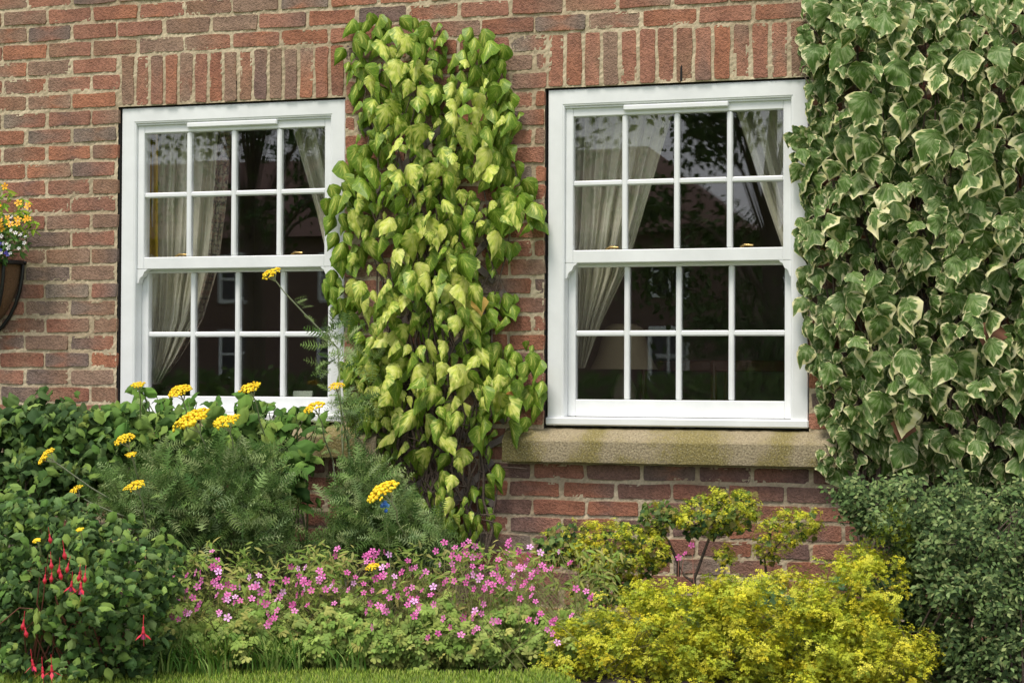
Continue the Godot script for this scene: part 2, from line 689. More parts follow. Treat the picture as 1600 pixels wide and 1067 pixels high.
func build_mortar() -> void:
	var step := 0.0072
	var lo := at(-30, 1000)
	var x0 := -4.62
	var x1 := 0.1
	var y0 := 0.05
	var y1 := 2.715
	var nx := int((x1 - x0) / step)
	var ny := int((y1 - y0) / step)
	var hide := PackedByteArray()
	hide.resize(nx * ny)
	for br in bricks:
		var r: Rect2 = br[0].grow(-0.007)
		for j in range(maxi(0, ceili((r.position.y - y0) / step)), mini(ny, floori((r.end.y - y0) / step))):
			for i in range(maxi(0, ceili((r.position.x - x0) / step)), mini(nx, floori((r.end.x - x0) / step))):
				hide[j * nx + i] = 1
	for x in [WIN_L, WIN_R]:
		for j in ny:
			var y := y0 + (j + 0.5) * step
			if y < WIN_Y - 0.03 or y > WIN_Y + WIN_H + 0.006:
				continue
			for i in range(maxi(0, floori((x - 0.009 - x0) / step)), mini(nx, ceili((x + WIN_W + 0.003 - x0) / step))):
				hide[j * nx + i] = 1
	var n := noise(5, 55.0, 3)
	var n2 := noise(6, 9.0, 2)
	var tone := noise(7, 2.2, 3)
	var b := MB.new()
	var ids := PackedInt32Array()
	ids.resize((nx + 1) * (ny + 1))
	ids.fill(-1)
	for j in ny:
		for i in nx:
			if hide[j * nx + i]:
				continue
			var q: Array[int] = []
			for o in [[0, 0], [1, 0], [1, 1], [0, 1]]:
				var id: int = (j + o[1]) * (nx + 1) + i + o[0]
				if ids[id] < 0:
					var x: float = x0 + (i + o[0]) * step
					var y: float = y0 + (j + o[1]) * step
					var z := -0.0028 + 0.0048 * n.get_noise_2d(x, y) + 0.0035 * n2.get_noise_2d(x, y)
					var t := clampf(0.5 + tone.get_noise_2d(x, y), 0.0, 1.0)
					var c := rgb(206, 190, 160).lerp(rgb(178, 160, 132), t) * 1.12
					b.col = c * (1.0 + 0.35 * n.get_noise_2d(x + 40.0, y))
					ids[id] = b.vert(Vector3(x, y, z))
				q.append(ids[id])
			b.quad(q[0], q[1], q[2], q[3])
	put(b.mesh(), "mortar", M.mortar, house)


func stone_sill(x0: float, x1: float, y: float) -> void:
	var b := MB.new()
	var n := noise(21, 14.0, 3)
	# profile from the back of the sloping top round to the underside
	var prof := [Vector2(-0.2, 0.137), Vector2(-0.1, 0.137), Vector2(-0.01, 0.132), Vector2(0.03, 0.118), Vector2(0.062, 0.092), Vector2(0.066, 0.0885), Vector2(0.069, 0.0845), Vector2(0.07, 0.08), Vector2(0.07, 0.04), Vector2(0.07, 0.004), Vector2(0.066, 0.0), Vector2(0.03, 0.0), Vector2(-0.2, 0.0)]
	var cols := 60
	var first := b.v.size()
	for i in cols + 1:
		var x := lerpf(x0, x1, float(i) / cols)
		for k in prof.size():
			var p: Vector2 = prof[k]
			var d := 0.003 * n.get_noise_3d(x * 3.0, p.y * 3.0, p.x * 3.0)
			b.vert(Vector3(x + (0.002 * n.get_noise_2d(p.y * 5.0, p.x * 5.0) if i == 0 or i == cols else 0.0), y + p.y + d, p.x + d))
	var m := prof.size()
	for i in cols:
		for k in m - 1:
			var a := first + i * m + k
			b.quad(a, a + 1, a + m + 1, a + m)
	for s in [0, cols]:
		var ids: Array[int] = []
		for k in m:
			ids.append(b.vert(b.v[first + s * m + k]))
		for k in range(1, m - 1):
			if s == 0:
				b.tri(ids[0], ids[k + 1], ids[k])
			else:
				b.tri(ids[0], ids[k], ids[k + 1])
	put(b.mesh(), "stone_sill", M.stone, house)


func piece(called: String, parent: Node, lo: Vector3, hi: Vector3, bev: float, m: Material) -> MeshInstance3D:
	var b := MB.new()
	b.box(lo, hi, bev)
	return put(b.mesh(), called, m, parent)


func sash_window(x0: float, label: String, sd: int) -> void:
	var w := holder("sash_window", house, Vector3(x0, WIN_Y, 0))
	tag(w, label)
	var P: Material = M.paint
	var W := WIN_W
	var H := WIN_H
	# fixed frame
	var fm := MB.new()
	# rings from the outer back edge round the front to the inner back edge; the corners are mitred
	var prof := [Vector2(0.0, -0.14), Vector2(0.0, -0.015), Vector2(0.003, -0.012), Vector2(0.0575, -0.012), Vector2(0.061, -0.0145), Vector2(0.0635, -0.0145), Vector2(0.067, -0.019), Vector2(0.067, -0.14)]
	for k in prof.size() - 1:
		var a: Vector2 = prof[k]
		var e: Vector2 = prof[k + 1]
		var ring := func(q: Vector2) -> Array: return [Vector3(q.x, 0.032, q.y), Vector3(q.x, H - q.x, q.y), Vector3(W - q.x, H - q.x, q.y), Vector3(W - q.x, 0.032, q.y)]
		var ra: Array = ring.call(a)
		var re: Array = ring.call(e)
		for j in 3:
			fm.fquad(ra[j + 1], ra[j], re[j], re[j + 1])
	put(fm.mesh(), "frame", P, w)
	piece("frame_bead", w, Vector3(0.0674, H - 0.074, -0.0285), Vector3(W - 0.0674, H - 0.0675, -0.021), 0.002, P)
	piece("window_sill", w, Vector3(-0.004, 0.0, -0.14), Vector3(W + 0.004, 0.0316, 0.004), 0.005, P)
	# sashes: the upper one stands in front of the lower one
	for s in [[-0.03, -0.068, 0.644, 1.2665, 0.051, 0.039, "upper"], [-0.074, -0.112, 0.034, 0.674, 0.0675, 0.044, "lower"]]:
		var zf: float = s[0]
		var zb: float = s[1]
		var y0: float = s[2]
		var y1: float = s[3]
		var bot: float = s[4]
		var top: float = s[5]
		var xa := 0.0672
		var xb := W - 0.0672
		var st := 0.0313
		piece("stile", w, Vector3(xa, y0, zb), Vector3(xa + st, y1, zf), 0.003, P)
		piece("stile", w, Vector3(xb - st, y0, zb), Vector3(xb, y1, zf), 0.003, P)
		piece("rail", w, Vector3(xa + st, y0, zb), Vector3(xb - st, y0 + bot, zf - 0.0012), 0.003, P)
		piece("rail", w, Vector3(xa + st, y1 - top, zb), Vector3(xb - st, y1, zf - 0.0012), 0.003, P)
		var gx0 := xa + st
		var gx1 := xb - st
		var gy0 := y0 + bot
		var gy1 := y1 - top
		var bar := 0.0215
		for k in range(1, 4):
			var x := lerpf(gx0, gx1, k / 4.0)
			piece("glazing_bar", w, Vector3(x - bar / 2, gy0, zb + 0.004), Vector3(x + bar / 2, gy1, zf - 0.004), 0.0065, P)
		var ym := (gy0 + gy1) / 2.0
		for k in 4:
			var xl := lerpf(gx0, gx1, k / 4.0) + (bar / 2 if k else 0.0)
			var xr := lerpf(gx0, gx1, (k + 1) / 4.0) - (bar / 2 if k < 3 else 0.0)
			piece("glazing_bar", w, Vector3(xl, ym - bar / 2, zb + 0.004), Vector3(xr, ym + bar / 2, zf - 0.0045), 0.0065, P)
			for q in [[gy0, ym - bar / 2], [ym + bar / 2, gy1]]:
				var g := MB.new()
				var cx: float = (xl + xr) / 2.0
				var cy: float = (q[0] + q[1]) / 2.0
				# two sheets of a sealed unit, a hair out of true as glass is
				for side in [0.0, 1.0]:
					var z: float = (zf + zb) / 2.0 + 0.007 - 0.014 * side
					var tx := rnd(-0.0009, 0.0009)
					var ty := rnd(-0.0009, 0.0009)
					g.rbox(Vector3(cx, cy, z), Vector3(xr - xl - 0.001, q[1] - q[0] - 0.001, 0.003), 0.0004, Basis.from_euler(Vector3(tx, ty, 0)))
				put(g.mesh(), "pane", M.glass, w)
	# horns under the upper sash
	for s in [0, 1]:
		var b := MB.new()
		var out := [Vector2(0.0, 0.06), Vector2(0.0, 0.0), Vector2(0.004, -0.001), Vector2(0.009, 0.008), Vector2(0.011, 0.018), Vector2(0.017, 0.026), Vector2(0.026, 0.031), Vector2(0.03, 0.04), Vector2(0.034, 0.049), Vector2(0.043, 0.054), Vector2(0.047, 0.06)]
		var pts: Array = []
		for p in out:
			var x: float = 0.0672 + p.x if s == 0 else W - 0.0672 - p.x
			pts.append(Vector2(x, 0.644 - 0.0602 + p.y))
		var mid := Vector3(pts[5].x, pts[5].y + 0.012, -0.05)
		for k in range(1, pts.size() - 1):
			var a: Vector2 = pts[0]
			var e: Vector2 = pts[k]
			var f: Vector2 = pts[k + 1]
			b.out_tri(Vector3(a.x, a.y, -0.031), Vector3(e.x, e.y, -0.031), Vector3(f.x, f.y, -0.031), mid)
		for k in pts.size():
			var e: Vector2 = pts[k]
			var f: Vector2 = pts[(k + 1) % pts.size()]
			b.out_quad(Vector3(e.x, e.y, -0.031), Vector3(f.x, f.y, -0.031), Vector3(f.x, f.y, -0.067), Vector3(e.x, e.y, -0.067), mid)
		put(b.mesh(), "horn", P, w)
	# ventilator over the two middle panes
	piece("trickle_vent", w, Vector3(0.306, 1.2435, -0.0308), Vector3(0.724, 1.2645, -0.0138), 0.004, P)
	# sash fasteners behind the meeting rail
	for x in [0.23, 0.77]:
		var b := MB.new()
		b.rbox(Vector3(x, 0.679, -0.093), Vector3(0.06, 0.009, 0.022), 0.002)
		b.tube([Vector3(x - 0.01, 0.68, -0.093), Vector3(x - 0.008, 0.703, -0.093), Vector3(x + 0.006, 0.71, -0.093), Vector3(x + 0.04, 0.708, -0.093)], [0.006, 0.006, 0.006, 0.005], 6)
		put(b.mesh(), "fastener", M.brass, w)


# ================================================================ rooms and what shows through the glass
func build_room() -> void:
	var walls := [[Vector3(-4.9, 0.1, -3.7), Vector3(0.3, 2.6, -3.6)], [Vector3(-5.0, 0.1, -3.7), Vector3(-4.9, 2.6, -0.3205)], [Vector3(0.3, 0.1, -3.7), Vector3(0.4, 2.6, -0.3205)]]
	for wl in walls:
		var b := MB.new()
		b.box(wl[0], wl[1], 0.001)
		tag(put(b.mesh(), "room_wall", M.room), "", "", "", "structure")
	var f := MB.new()
	f.box(Vector3(-5.0, 0.0, -3.7), Vector3(0.4, 0.099, -0.3205), 0.001)
	tag(put(f.mesh(), "room_floor", M.carpet), "", "", "", "structure")
	var c := MB.new()
	c.box(Vector3(-5.0, 2.601, -3.7), Vector3(0.4, 2.7, -0.3205), 0.001)
	tag(put(c.mesh(), "room_ceiling", M.room), "", "", "", "structure")


# edge lists: pixel x for the curtain's two edges at pixel heights, top to bottom
func curtain(label: String, ys: Array, left: Array, right: Array, z: float, folds: float, border: int, sd: int) -> void:
	var o := thing("curtain", label, "curtain", Vector3.ZERO, "tied-back curtains inside the windows")
	var n := noise(sd, 1.5, 2)
	var pick := func(a: Array, t: float) -> float:
		var s := t * (a.size() - 1)
		var k := mini(int(s), a.size() - 2)
		return lerpf(a[k], a[k + 1], smoothstep(0.0, 1.0, s - k) * 0.4 + (s - k) * 0.6)
	var b := MB.new()
	var e := MB.new()
	var shape := func(s: float, t: float) -> Vector3:
		var y: float = pick.call(ys, t)
		var x: float = lerpf(pick.call(left, t), pick.call(right, t), s)
		var ph := s * folds * TAU + 1.4 * n.get_noise_2d(s * 3.0, t * 1.2)
		var d := 0.022 * sin(ph) + 0.012 * sin(ph * 2.3 + 1.0) + 0.02 * n.get_noise_2d(s * 9.0, t * 2.0)
		return at(x, y, z + d)
	var s0 := 0.86 if border == 1 else 1.0
	var s1 := 0.1 if border == -1 else 0.0
	b.grid(40, 90, func(s, t): return shape.call(lerpf(s1, s0, s), t))
	put(b.mesh(), "drape", M.curtain, o)
	if border == 1:
		e.grid(40, 12, func(s, t): return shape.call(lerpf(s0, 1.0, s), t))
		put(e.mesh(), "patterned_border", M.border, o)
	elif border == -1:
		e.grid(40, 12, func(s, t): return shape.call(lerpf(0.0, s1, s), t))
		put(e.mesh(), "yellow_lining", M.yellow, o)


func build_inside() -> void:
	var ys := [150, 205, 330, 420, 500, 560, 600]
	curtain("cream curtain with dark floral edge tied back at the side of the basket window", ys, [205, 205, 207, 212, 218, 224, 230], [372, 362, 352, 340, 316, 280, 250], -0.22, 6.0, 1, 31)
	var y := thing("curtain", "narrow strip of yellow curtain at the outer side of the basket window", "curtain", Vector3.ZERO)
	var yb := MB.new()
	yb.grid(30, 16, func(s, t): return at(lerpf(222, 246, s), lerpf(170, 410, t), -0.19 + 0.008 * sin(s * 9.0)))
	put(yb.mesh(), "drape", M.yellow, y)
	curtain("cream curtain swept towards the yellow-green ivy inside the basket window", ys, [446, 458, 494, 515, 530, 538, 545], [575, 575, 575, 575, 575, 575, 575], -0.22, 4.5, 0, 32)
	curtain("cream curtain tied back at the window edge nearest the yellow-green ivy", [130, 175, 290, 385, 430, 500, 575], [875, 875, 878, 882, 886, 892, 900], [1070, 1052, 1018, 990, 975, 942, 914], -0.22, 6.0, 0, 33)
	curtain("cream curtain swept back beside the dark variegated ivy in the window", [130, 165, 280, 385, 440, 520, 600], [1140, 1148, 1186, 1222, 1240, 1262, 1275], [1300, 1300, 1300, 1300, 1300, 1300, 1300], -0.22, 5.0, 0, 34)
	# window ledge things and furniture, dim in the room
	var card := thing("card", "small pale card standing on the inner ledge of the basket window", "card", at(473, 621, -0.17))
	var b := MB.new()
	b.rbox(Vector3(0, 0.012, 0), Vector3(0.088, 0.03, 0.012), 0.001, Basis.from_euler(Vector3(-0.2, 0, 0)))
	put(b.mesh(), "cover", mat(rgb(170, 180, 160), 0.6), card)
	for w in [[WIN_L, "basket window"], [WIN_R, "window between the ivies"]]:
		var l := MB.new()
		l.box(Vector3(w[0] - 0.012, WIN_Y - 0.02, -0.34), Vector3(w[0] + WIN_W + 0.008, WIN_Y + 0.03, -0.142), 0.003)
		tag(put(l.mesh(), "inner_ledge", M.paint, house), "")
	# table with a lamp
	var p := at(975, 560, -0.95)
	var t := thing("side_table", "small dark side table in the room behind the curtain", "table", Vector3(p.x, 0.1, -0.95))
	var top := MB.new()
	var ty := 0.66
	top.rbox(Vector3(0, ty, 0), Vector3(0.5, 0.03, 0.4), 0.006)
	put(top.mesh(), "table_top", M.wood, t)
	for sx in [-1.0, 1.0]:
		for sz in [-1.0, 1.0]:
			var lg := MB.new()
			lg.tube([Vector3(sx * 0.2, 0.001, sz * 0.16), Vector3(sx * 0.2, ty - 0.015, sz * 0.16)], [0.013, 0.02], 8)
			put(lg.mesh(), "leg", M.wood, t)
	var lamp := thing("table_lamp", "unlit table lamp with pale round shade seen through the window", "lamp", Vector3(p.x, 0.1 + ty + 0.015, -0.95))
	var sh := MB.new()
	lathe(sh, [Vector2(0.055, 0.44), Vector2(0.085, 0.42), Vector2(0.1, 0.37), Vector2(0.12, 0.3), Vector2(0.15, 0.24), Vector2(0.148, 0.238)], 28)
	put(sh.mesh(), "lamp_shade", mat(rgb(190, 175, 140), 0.8), lamp)
	var st := MB.new()
	lathe(st, [Vector2(0.001, 0.0), Vector2(0.075, 0.0), Vector2(0.075, 0.015), Vector2(0.03, 0.03), Vector2(0.05, 0.09), Vector2(0.06, 0.14), Vector2(0.03, 0.21), Vector2(0.012, 0.23), Vector2(0.012, 0.4)], 20)
	put(st.mesh(), "lamp_stem", mat(rgb(150, 140, 120), 0.3), lamp)
	chair("dark wooden chair with a pale top rail behind the lower panes", at(1055, 640, -1.25), 0.0)
	chair("dark chair at the side of the room by the variegated ivy", at(1200, 640, -1.0), 0.35)


func lathe(b: MB, prof: Array, sides: int) -> void:
	var first := b.v.size()
	for k in prof.size():
		for s in sides:
			var a := TAU * s / sides
			b.vert(Vector3(prof[k].x * cos(a), prof[k].y, -prof[k].x * sin(a)))
	for k in prof.size() - 1:
		for s in sides:
			var n := (s + 1) % sides
			b.quad(first + k * sides + s, first + k * sides + n, first + (k + 1) * sides + n, first + (k + 1) * sides + s)


func chair(label: String, where: Vector3, turn: float) -> void:
	var o := thing("dining_chair", label, "chair", Vector3(where.x, 0.1, where.z), "dining chairs in the dim room")
	o.rotation.y = turn
	var s := MB.new()
	s.rbox(Vector3(0, 0.45, 0), Vector3(0.44, 0.04, 0.42), 0.01)
	put(s.mesh(), "seat", M.wood, o)
	for x in [-0.2, 0.2]:
		var f := MB.new()
		f.tube([Vector3(x, 0.001, 0.18), Vector3(x, 0.43, 0.18)], [0.014, 0.02], 8)
		put(f.mesh(), "leg", M.wood, o)
		var r := MB.new()
		r.tube([Vector3(x, 0.001, -0.19), Vector3(x, 0.45, -0.19), Vector3(x, 0.94, -0.24)], [0.014, 0.02, 0.014], 8)
		put(r.mesh(), "leg", M.wood, o)
	for q in [[0.93, 0.05], [0.7, 0.03]]:
		var r := MB.new()
		r.rbox(Vector3(0, q[0], -0.24 + (0.94 - q[0]) * 0.1), Vector3(0.42, q[1], 0.022), 0.006)
		put(r.mesh(), "rail", M.wood, o)
	for x in [-0.1, 0.0, 0.1]:
		var r := MB.new()
		r.tube([Vector3(x, 0.47, -0.19), Vector3(x, 0.7, -0.215)], [0.009, 0.009], 6)
		put(r.mesh(), "spindle", M.wood, o)


# ================================================================ ivy
func build_trellis() -> void:
	var o := thing("trellis", "weathered grey wooden diamond trellis fixed behind the yellow-green ivy", "trellis", at(680, 860, 0.02))
	var place := func(a: Vector2, e: Vector2, z: float) -> void:
		var p := at(a.x, a.y, z)
		var q := at(e.x, e.y, z)
		var b := MB.new()
		var d := (q - p).normalized()
		b.rbox((p + q) / 2.0 - o.position, Vector3((q - p).length(), 0.027, 0.008), 0.002, Basis(d, Vector3(0, 0, 1).cross(d), Vector3(0, 0, 1)))
		put(b.mesh(), "slat", M.slat, o)
	# rising to the right, then falling to the right
	for s in [[Vector2(560, 570), Vector2(768, 372)], [Vector2(640, 620), Vector2(790, 455)], [Vector2(610, 780), Vector2(795, 680)], [Vector2(560, 330), Vector2(700, 190)], [Vector2(690, 560), Vector2(775, 500)], [Vector2(650, 850), Vector2(770, 720)]]:
		place.call(s[0], s[1], 0.034)
	for s in [[Vector2(640, 320), Vector2(772, 440)], [Vector2(600, 560), Vector2(735, 690)], [Vector2(600, 640), Vector2(772, 790)], [Vector2(680, 560), Vector2(790, 660)], [Vector2(570, 200), Vector2(700, 330)]]:
		place.call(s[0], s[1], 0.022)


func even_points(pl: PackedVector2Array, gap: float, tries: int) -> Array:
	var lo := pl[0]
	var hi := pl[0]
	for p in pl:
		lo = lo.min(p)
		hi = hi.max(p)
	var out: Array = []
	var cell := {}
	for k in tries:
		var p := Vector2(rnd(lo.x, hi.x), rnd(lo.y, hi.y))
		if not inside(p, pl):
			continue
		var c := Vector2i(p / gap)
		var free := true
		for dx in [-1, 0, 1]:
			for dy in [-1, 0, 1]:
				for q in cell.get(c + Vector2i(dx, dy), []):
					if p.distance_to(q) < gap:
						free = false
		if free:
			out.append(p)
			if not cell.has(c):
				cell[c] = []
			cell[c].append(p)
	return out


func build_ivy_mid() -> void:
	rng.seed = 101
	var o := thing("climbing_ivy", "yellow-green ivy trained up the trellis between the two windows", "ivy", at(700, 870, 0.05))
	var meshes: Array = []
	var mats: Array = []
	for k in 7:
		meshes.append(leaf_mesh(IVY_A if k % 3 else IVY_C, 0.35 + 0.2 * (k % 4), 0.1 + 0.1 * (k % 5), 0.08, 40 + k, 0.14))
	for k in 10:
		var tex := leaf_picture(60 + k, "sulphur", [0.1, -0.1, -0.28, 0.02, -0.42, -0.15, 0.22, -0.55, -0.05, 0.12][k])
		mats.append(leaf_mat(tex, Color.WHITE, 0.42))
	var shown: Array = []
	# vines
	var vine := MB.new()
	vine.col = Color.WHITE
	for k in 34:
		var x := rnd(600, 770)
		var p := Vector2(x, 870)
		var pts: Array = [at(p.x, p.y, 0.05) - o.position]
		var rad: Array = [0.007]
		var goal := Vector2(rnd(560, 800), rnd(80, 560))
		var n := 16
		for s in range(1, n + 1):
			var q := p.lerp(goal, float(s) / n) + Vector2(rnd(-14, 14), rnd(-8, 8))
			pts.append(at(q.x, q.y, 0.045 + rnd(-0.012, 0.014)) - o.position)
			rad.append(lerpf(0.004 + 0.0025 * (k % 3), 0.002, float(s) / n))
		vine.tube(pts, rad, 5)
	# short twigs that carry the leaves low on the trellis
	for k in 60:
		var a := Vector2(rnd(590, 780), rnd(600, 830))
		var e := a + Vector2(rnd(-50, 50), rnd(-60, 10))
		vine.tube([at(a.x, a.y, 0.05) - o.position, at((a.x + e.x) / 2 + rnd(-8, 8), (a.y + e.y) / 2, 0.07) - o.position, at(e.x, e.y, 0.075) - o.position], [0.003, 0.0025, 0.0015], 4)
	put(vine.mesh(), "vine", M.bark, o)
	# front leaves one by one
	var thin := poly([670, 670, 790, 660, 790, 780, 700, 800, 660, 740])
	var bare := [poly([735, 365, 800, 400, 800, 440, 750, 440]), poly([690, 690, 740, 680, 770, 720, 760, 760, 710, 755]), poly([560, 400, 610, 400, 600, 470, 570, 470])]
	var pts := even_points(ivy_mid, 11.5, 16000)
	pts.sort_custom(func(a, b): return a.y < b.y)
	for p in pts:
		var keep := (0.74 if edge_gap(p, ivy_mid) > 25.0 else 0.85) + 0.45 * lump.get_noise_2d(p.x * 1.6, p.y * 1.6)
		if inside(p, thin):
			keep *= 0.9
		for q in bare:
			if inside(p, q):
				keep *= 0.3
		if rng.randf() > keep:
			continue
		var gap := edge_gap(p, ivy_mid)
		var deep: float = lerpf(0.06, 0.22, clampf(gap / 60.0, 0.0, 1.0)) * rnd(0.6, 1.12)
		var back := rng.randf() < 0.38
		if back:
			deep *= 0.55
		var size := lerpf(0.05, 0.122, pow(rng.randf(), 1.1)) * (0.8 if back else 1.0)
		if p.y > 690:
			size *= 0.8
		var tilt := rnd(-0.3, 1.0)
		var n := Vector3(rnd(-1.1, 1.1), sin(tilt), cos(tilt))
		var tip := Vector3(rnd(-0.65, 0.65) + (0.35 if p.x < 560 else 0.0) * rnd(-1, 1), -1, 0.1)
		var w := at(p.x, p.y - 12.0, deep) - o.position
		shown.append([Transform3D(leaf_basis(n, tip, Vector3(size * rnd(0.6, 0.9), size, size)), w), back, deep])
	shown.sort_custom(func(a, b): return a[2] > b[2])
	print("mid ivy leaves ", shown.size())
	var rest: Array = []
	for k in shown.size():
		if k < 300:
			put(meshes[rng.randi() % meshes.size()], "leaf", mats[rng.randi() % mats.size()], o, shown[k][0])
		else:
			rest.append(shown[k][0])
	# leaves deeper in
	for p in even_points(ivy_mid, 19.0, 5000):
		if edge_gap(p, ivy_mid) < 14.0:
			continue
		var skip := inside(p, thin) and rng.randf() < 0.6
		for q in bare:
			if inside(p, q):
				skip = true
		if skip or rng.randf() < 0.15:
			continue
		var size := rnd(0.06, 0.1)
		rest.append(Transform3D(leaf_basis(Vector3(rnd(-0.6, 0.6), rnd(0.0, 0.7), 1), Vector3(rnd(-0.6, 0.6), -1, 0), Vector3.ONE * size), at(p.x, p.y - 10, rnd(0.03, 0.06)) - o.position))
	var cols: Array = []
	for k in rest.size():
		cols.append(vary(Color(0.95, 0.95, 0.95), 0.12))
	copies("leaves", meshes[2], rest, cols, mats[4], o)
	# odd leaves of other colours
	for s in [[747, 480, Color(1.3, 0.75, 0.35), 0.075], [614, 584, Color(1.25, 0.6, 0.3), 0.05], [797, 628, Color(1.2, 0.5, 0.25), 0.045]]:
		var m := leaf_mat(leaf_picture(62, "sulphur"), Color.WHITE, 0.6)
		m.albedo_texture = null
		m.albedo_color = (Color(0.62, 0.4, 0.1) if s[2].r > 1.28 else Color(0.5, 0.22, 0.06)).linear_to_srgb()
		var lf := put(meshes[1], "leaf", m, o, Transform3D(leaf_basis(Vector3(0.2, 0.3, 1), Vector3(0.2, -1, 0), Vector3.ONE * float(s[3])), at(s[0], s[1] - 15, 0.15) - o.position))
		tag(lf, "yellowing old leaf")


func build_ivy_right() -> void:
	rng.seed = 202
	var o := thing("climbing_ivy", "dark green ivy with cream leaf margins covering the wall end", "ivy", at(1450, 900, 0.1))
	var meshes: Array = []
	var mats: Array = []
	for k in 7:
		meshes.append(leaf_mesh([IVY_A, IVY_B, IVY_C, IVY_B][k % 4], 0.3 + 0.2 * (k % 3), 0.1 + 0.12 * (k % 4), 0.2, 70 + k, 0.2))
	for k in 12:
		var tex := leaf_picture(80 + k, "cream", [-0.05, 0.1, -0.25, 0.22, -0.12, 0.05, -0.38, 0.12, -0.08, 0.4, 0.02, -0.3][k])
		mats.append(leaf_mat(tex, Color.WHITE, 0.5))
	var vine := MB.new()
	for k in 90:
		var p := Vector2(rnd(1330, 1640), 880)
		var goal := Vector2(clampf(p.x + rnd(-120, 60), 1265, 1690), rnd(-40, 500))
		var pts: Array = []
		var rad: Array = []
		for s in 17:
			var q := p.lerp(goal, s / 16.0) + Vector2(rnd(-12, 12), rnd(-8, 8))
			pts.append(at(q.x, q.y, 0.05 + rnd(-0.02, 0.03)) - o.position)
			rad.append(lerpf(0.007, 0.0025, s / 16.0))
		vine.tube(pts, rad, 5)
	put(vine.mesh(), "vine", M.bark, o)
	var shown: Array = []
	for p in even_points(ivy_right, 12.0, 30000):
		if rng.randf() > (0.66 if edge_gap(p, ivy_right) > 30.0 else 0.95) + 0.4 * lump.get_noise_2d(p.x * 1.4, p.y * 1.4):
			continue
		var gap := edge_gap(p, ivy_right)
		var deep: float = lerpf(0.07, 0.32, clampf(gap / 90.0, 0.0, 1.0)) * rnd(0.5, 1.1) * (1.0 + 0.35 * lump.get_noise_2d(p.y, p.x))
		var back := rng.randf() < 0.42
		if back:
			deep *= 0.62
		var size: float = lerpf(0.045, 0.128, pow(rng.randf(), 1.1)) * (0.8 if back else 1.0) * lerpf(0.72, 1.0, clampf(gap / 70.0, 0.0, 1.0))
		var tilt := rnd(-0.35, 1.0)
		var n := Vector3(rnd(-1.1, 1.0), sin(tilt), cos(tilt))
		if gap < 26.0 and p.x < 1330:
			n += Vector3(-0.5, 0, 0)
		var tip := Vector3(rnd(-0.55, 0.55), -1, 0.15)
		shown.append([Transform3D(leaf_basis(n, tip, Vector3(size * rnd(0.85, 1.05), size, size)), at(p.x, p.y - 14.0, deep) - o.position), deep, p])
	shown.sort_custom(func(a, b): return a[1] > b[1])
	print("right ivy leaves ", shown.size())
	var rest: Array = []
	var single := 0
	for k in shown.size():
		var p: Vector2 = shown[k][2]
		if single < 300 and p.x < 1615 and p.y > -15:
			single += 1
			put(meshes[rng.randi() % meshes.size()], "leaf", mats[rng.randi() % mats.size()], o, shown[k][0])
		else:
			rest.append(shown[k][0])
	for layer in 1:
		for p in even_points(ivy_right, 21.0, 9000):
			if edge_gap(p, ivy_right) < 12.0 or rng.randf() < 0.15:
				continue
			var size := rnd(0.06, 0.1)
			rest.append(Transform3D(leaf_basis(Vector3(rnd(-0.6, 0.6), rnd(0.0, 0.7), 1), Vector3(rnd(-0.6, 0.6), -1, 0), Vector3.ONE * size), at(p.x, p.y - 10, rnd(0.03, 0.1)) - o.position))
	var half := rest.size() / 2
	for s in [[0, half, 3, 1], [half, rest.size(), 5, 8]]:
		var xf: Array = []
		var cols: Array = []
		for k in range(s[0], s[1]):
			xf.append(rest[k * 7919 % rest.size()])
			cols.append(vary(Color(0.95, 0.95, 0.95), 0.12))
		copies("leaves", meshes[s[2]], xf, cols, mats[s[3]], o)
	for s in [[1553, 530, 0.1], [1415, 680, 0.08]]:
		var lf := put(meshes[1], "leaf", M.dead, o, Transform3D(leaf_basis(Vector3(0.1, 0.3, 1), Vector3(-0.3, -1, 0), Vector3.ONE * float(s[2])), at(s[0], s[1] - 22, 0.25) - o.position))
		tag(lf, "withered brown leaf")


# ================================================================ garden plants
func stems(o: Node3D, foot: Vector3, tops: Array, r0: float, r1: float, m: Material, spread_foot := 0.1, bow := 0.05) -> void:
	var b := MB.new()
	for t in tops:
		var a := Vector3(foot.x + rnd(-1, 1) * spread_foot, 0.0, foot.z + rnd(-1, 1) * spread_foot * 0.5)
		a = a.lerp(Vector3(t.x, 0, t.z), 0.35)
		var mid: Vector3 = a.lerp(t, 0.5) + Vector3(rnd(-bow, bow), bow, rnd(-bow, bow))
		b.tube([a - o.position, a.lerp(mid, 0.55) - o.position, mid - o.position, mid.lerp(t, 0.6) + Vector3(0, bow * 0.4, 0) - o.position, t - o.position], [r0, r0 * 0.9, (r0 + r1) / 2, (r0 + 2 * r1) / 3, r1], 5)
	put(b.mesh(), "stem", m, o)


# leaves all through a plant's volume, turned to the light
func leafy(o: Node3D, pts: Array, m: ArrayMesh, size0: float, size1: float, palette: Array, mt: Material, up := 0.6, called := "foliage") -> void:
	var xf: Array = []
	var cols: Array = []
	for p in pts:
		var n := Vector3(rnd(-0.8, 0.8), up + rnd(-0.5, 0.5), 0.55 + rnd(-0.5, 0.5))
		var tip := Vector3(rnd(-1, 1), rnd(-0.8, 0.5), rnd(-0.3, 0.9))
		var s := rnd(size0, size1)
		xf.append(Transform3D(leaf_basis(n, tip, Vector3(s * rnd(0.85, 1.1), s, s)), p - o.position))
		cols.append(vary(palette[rng.randi() % palette.size()], 0.22))
	copies(called, m, xf, cols, mt, o)


func plant(called: String, label: String, category: String, foot: Vector3, group := "") -> Node3D:
	return thing(called, label, category, Vector3(foot.x, 0.0, foot.z), group)


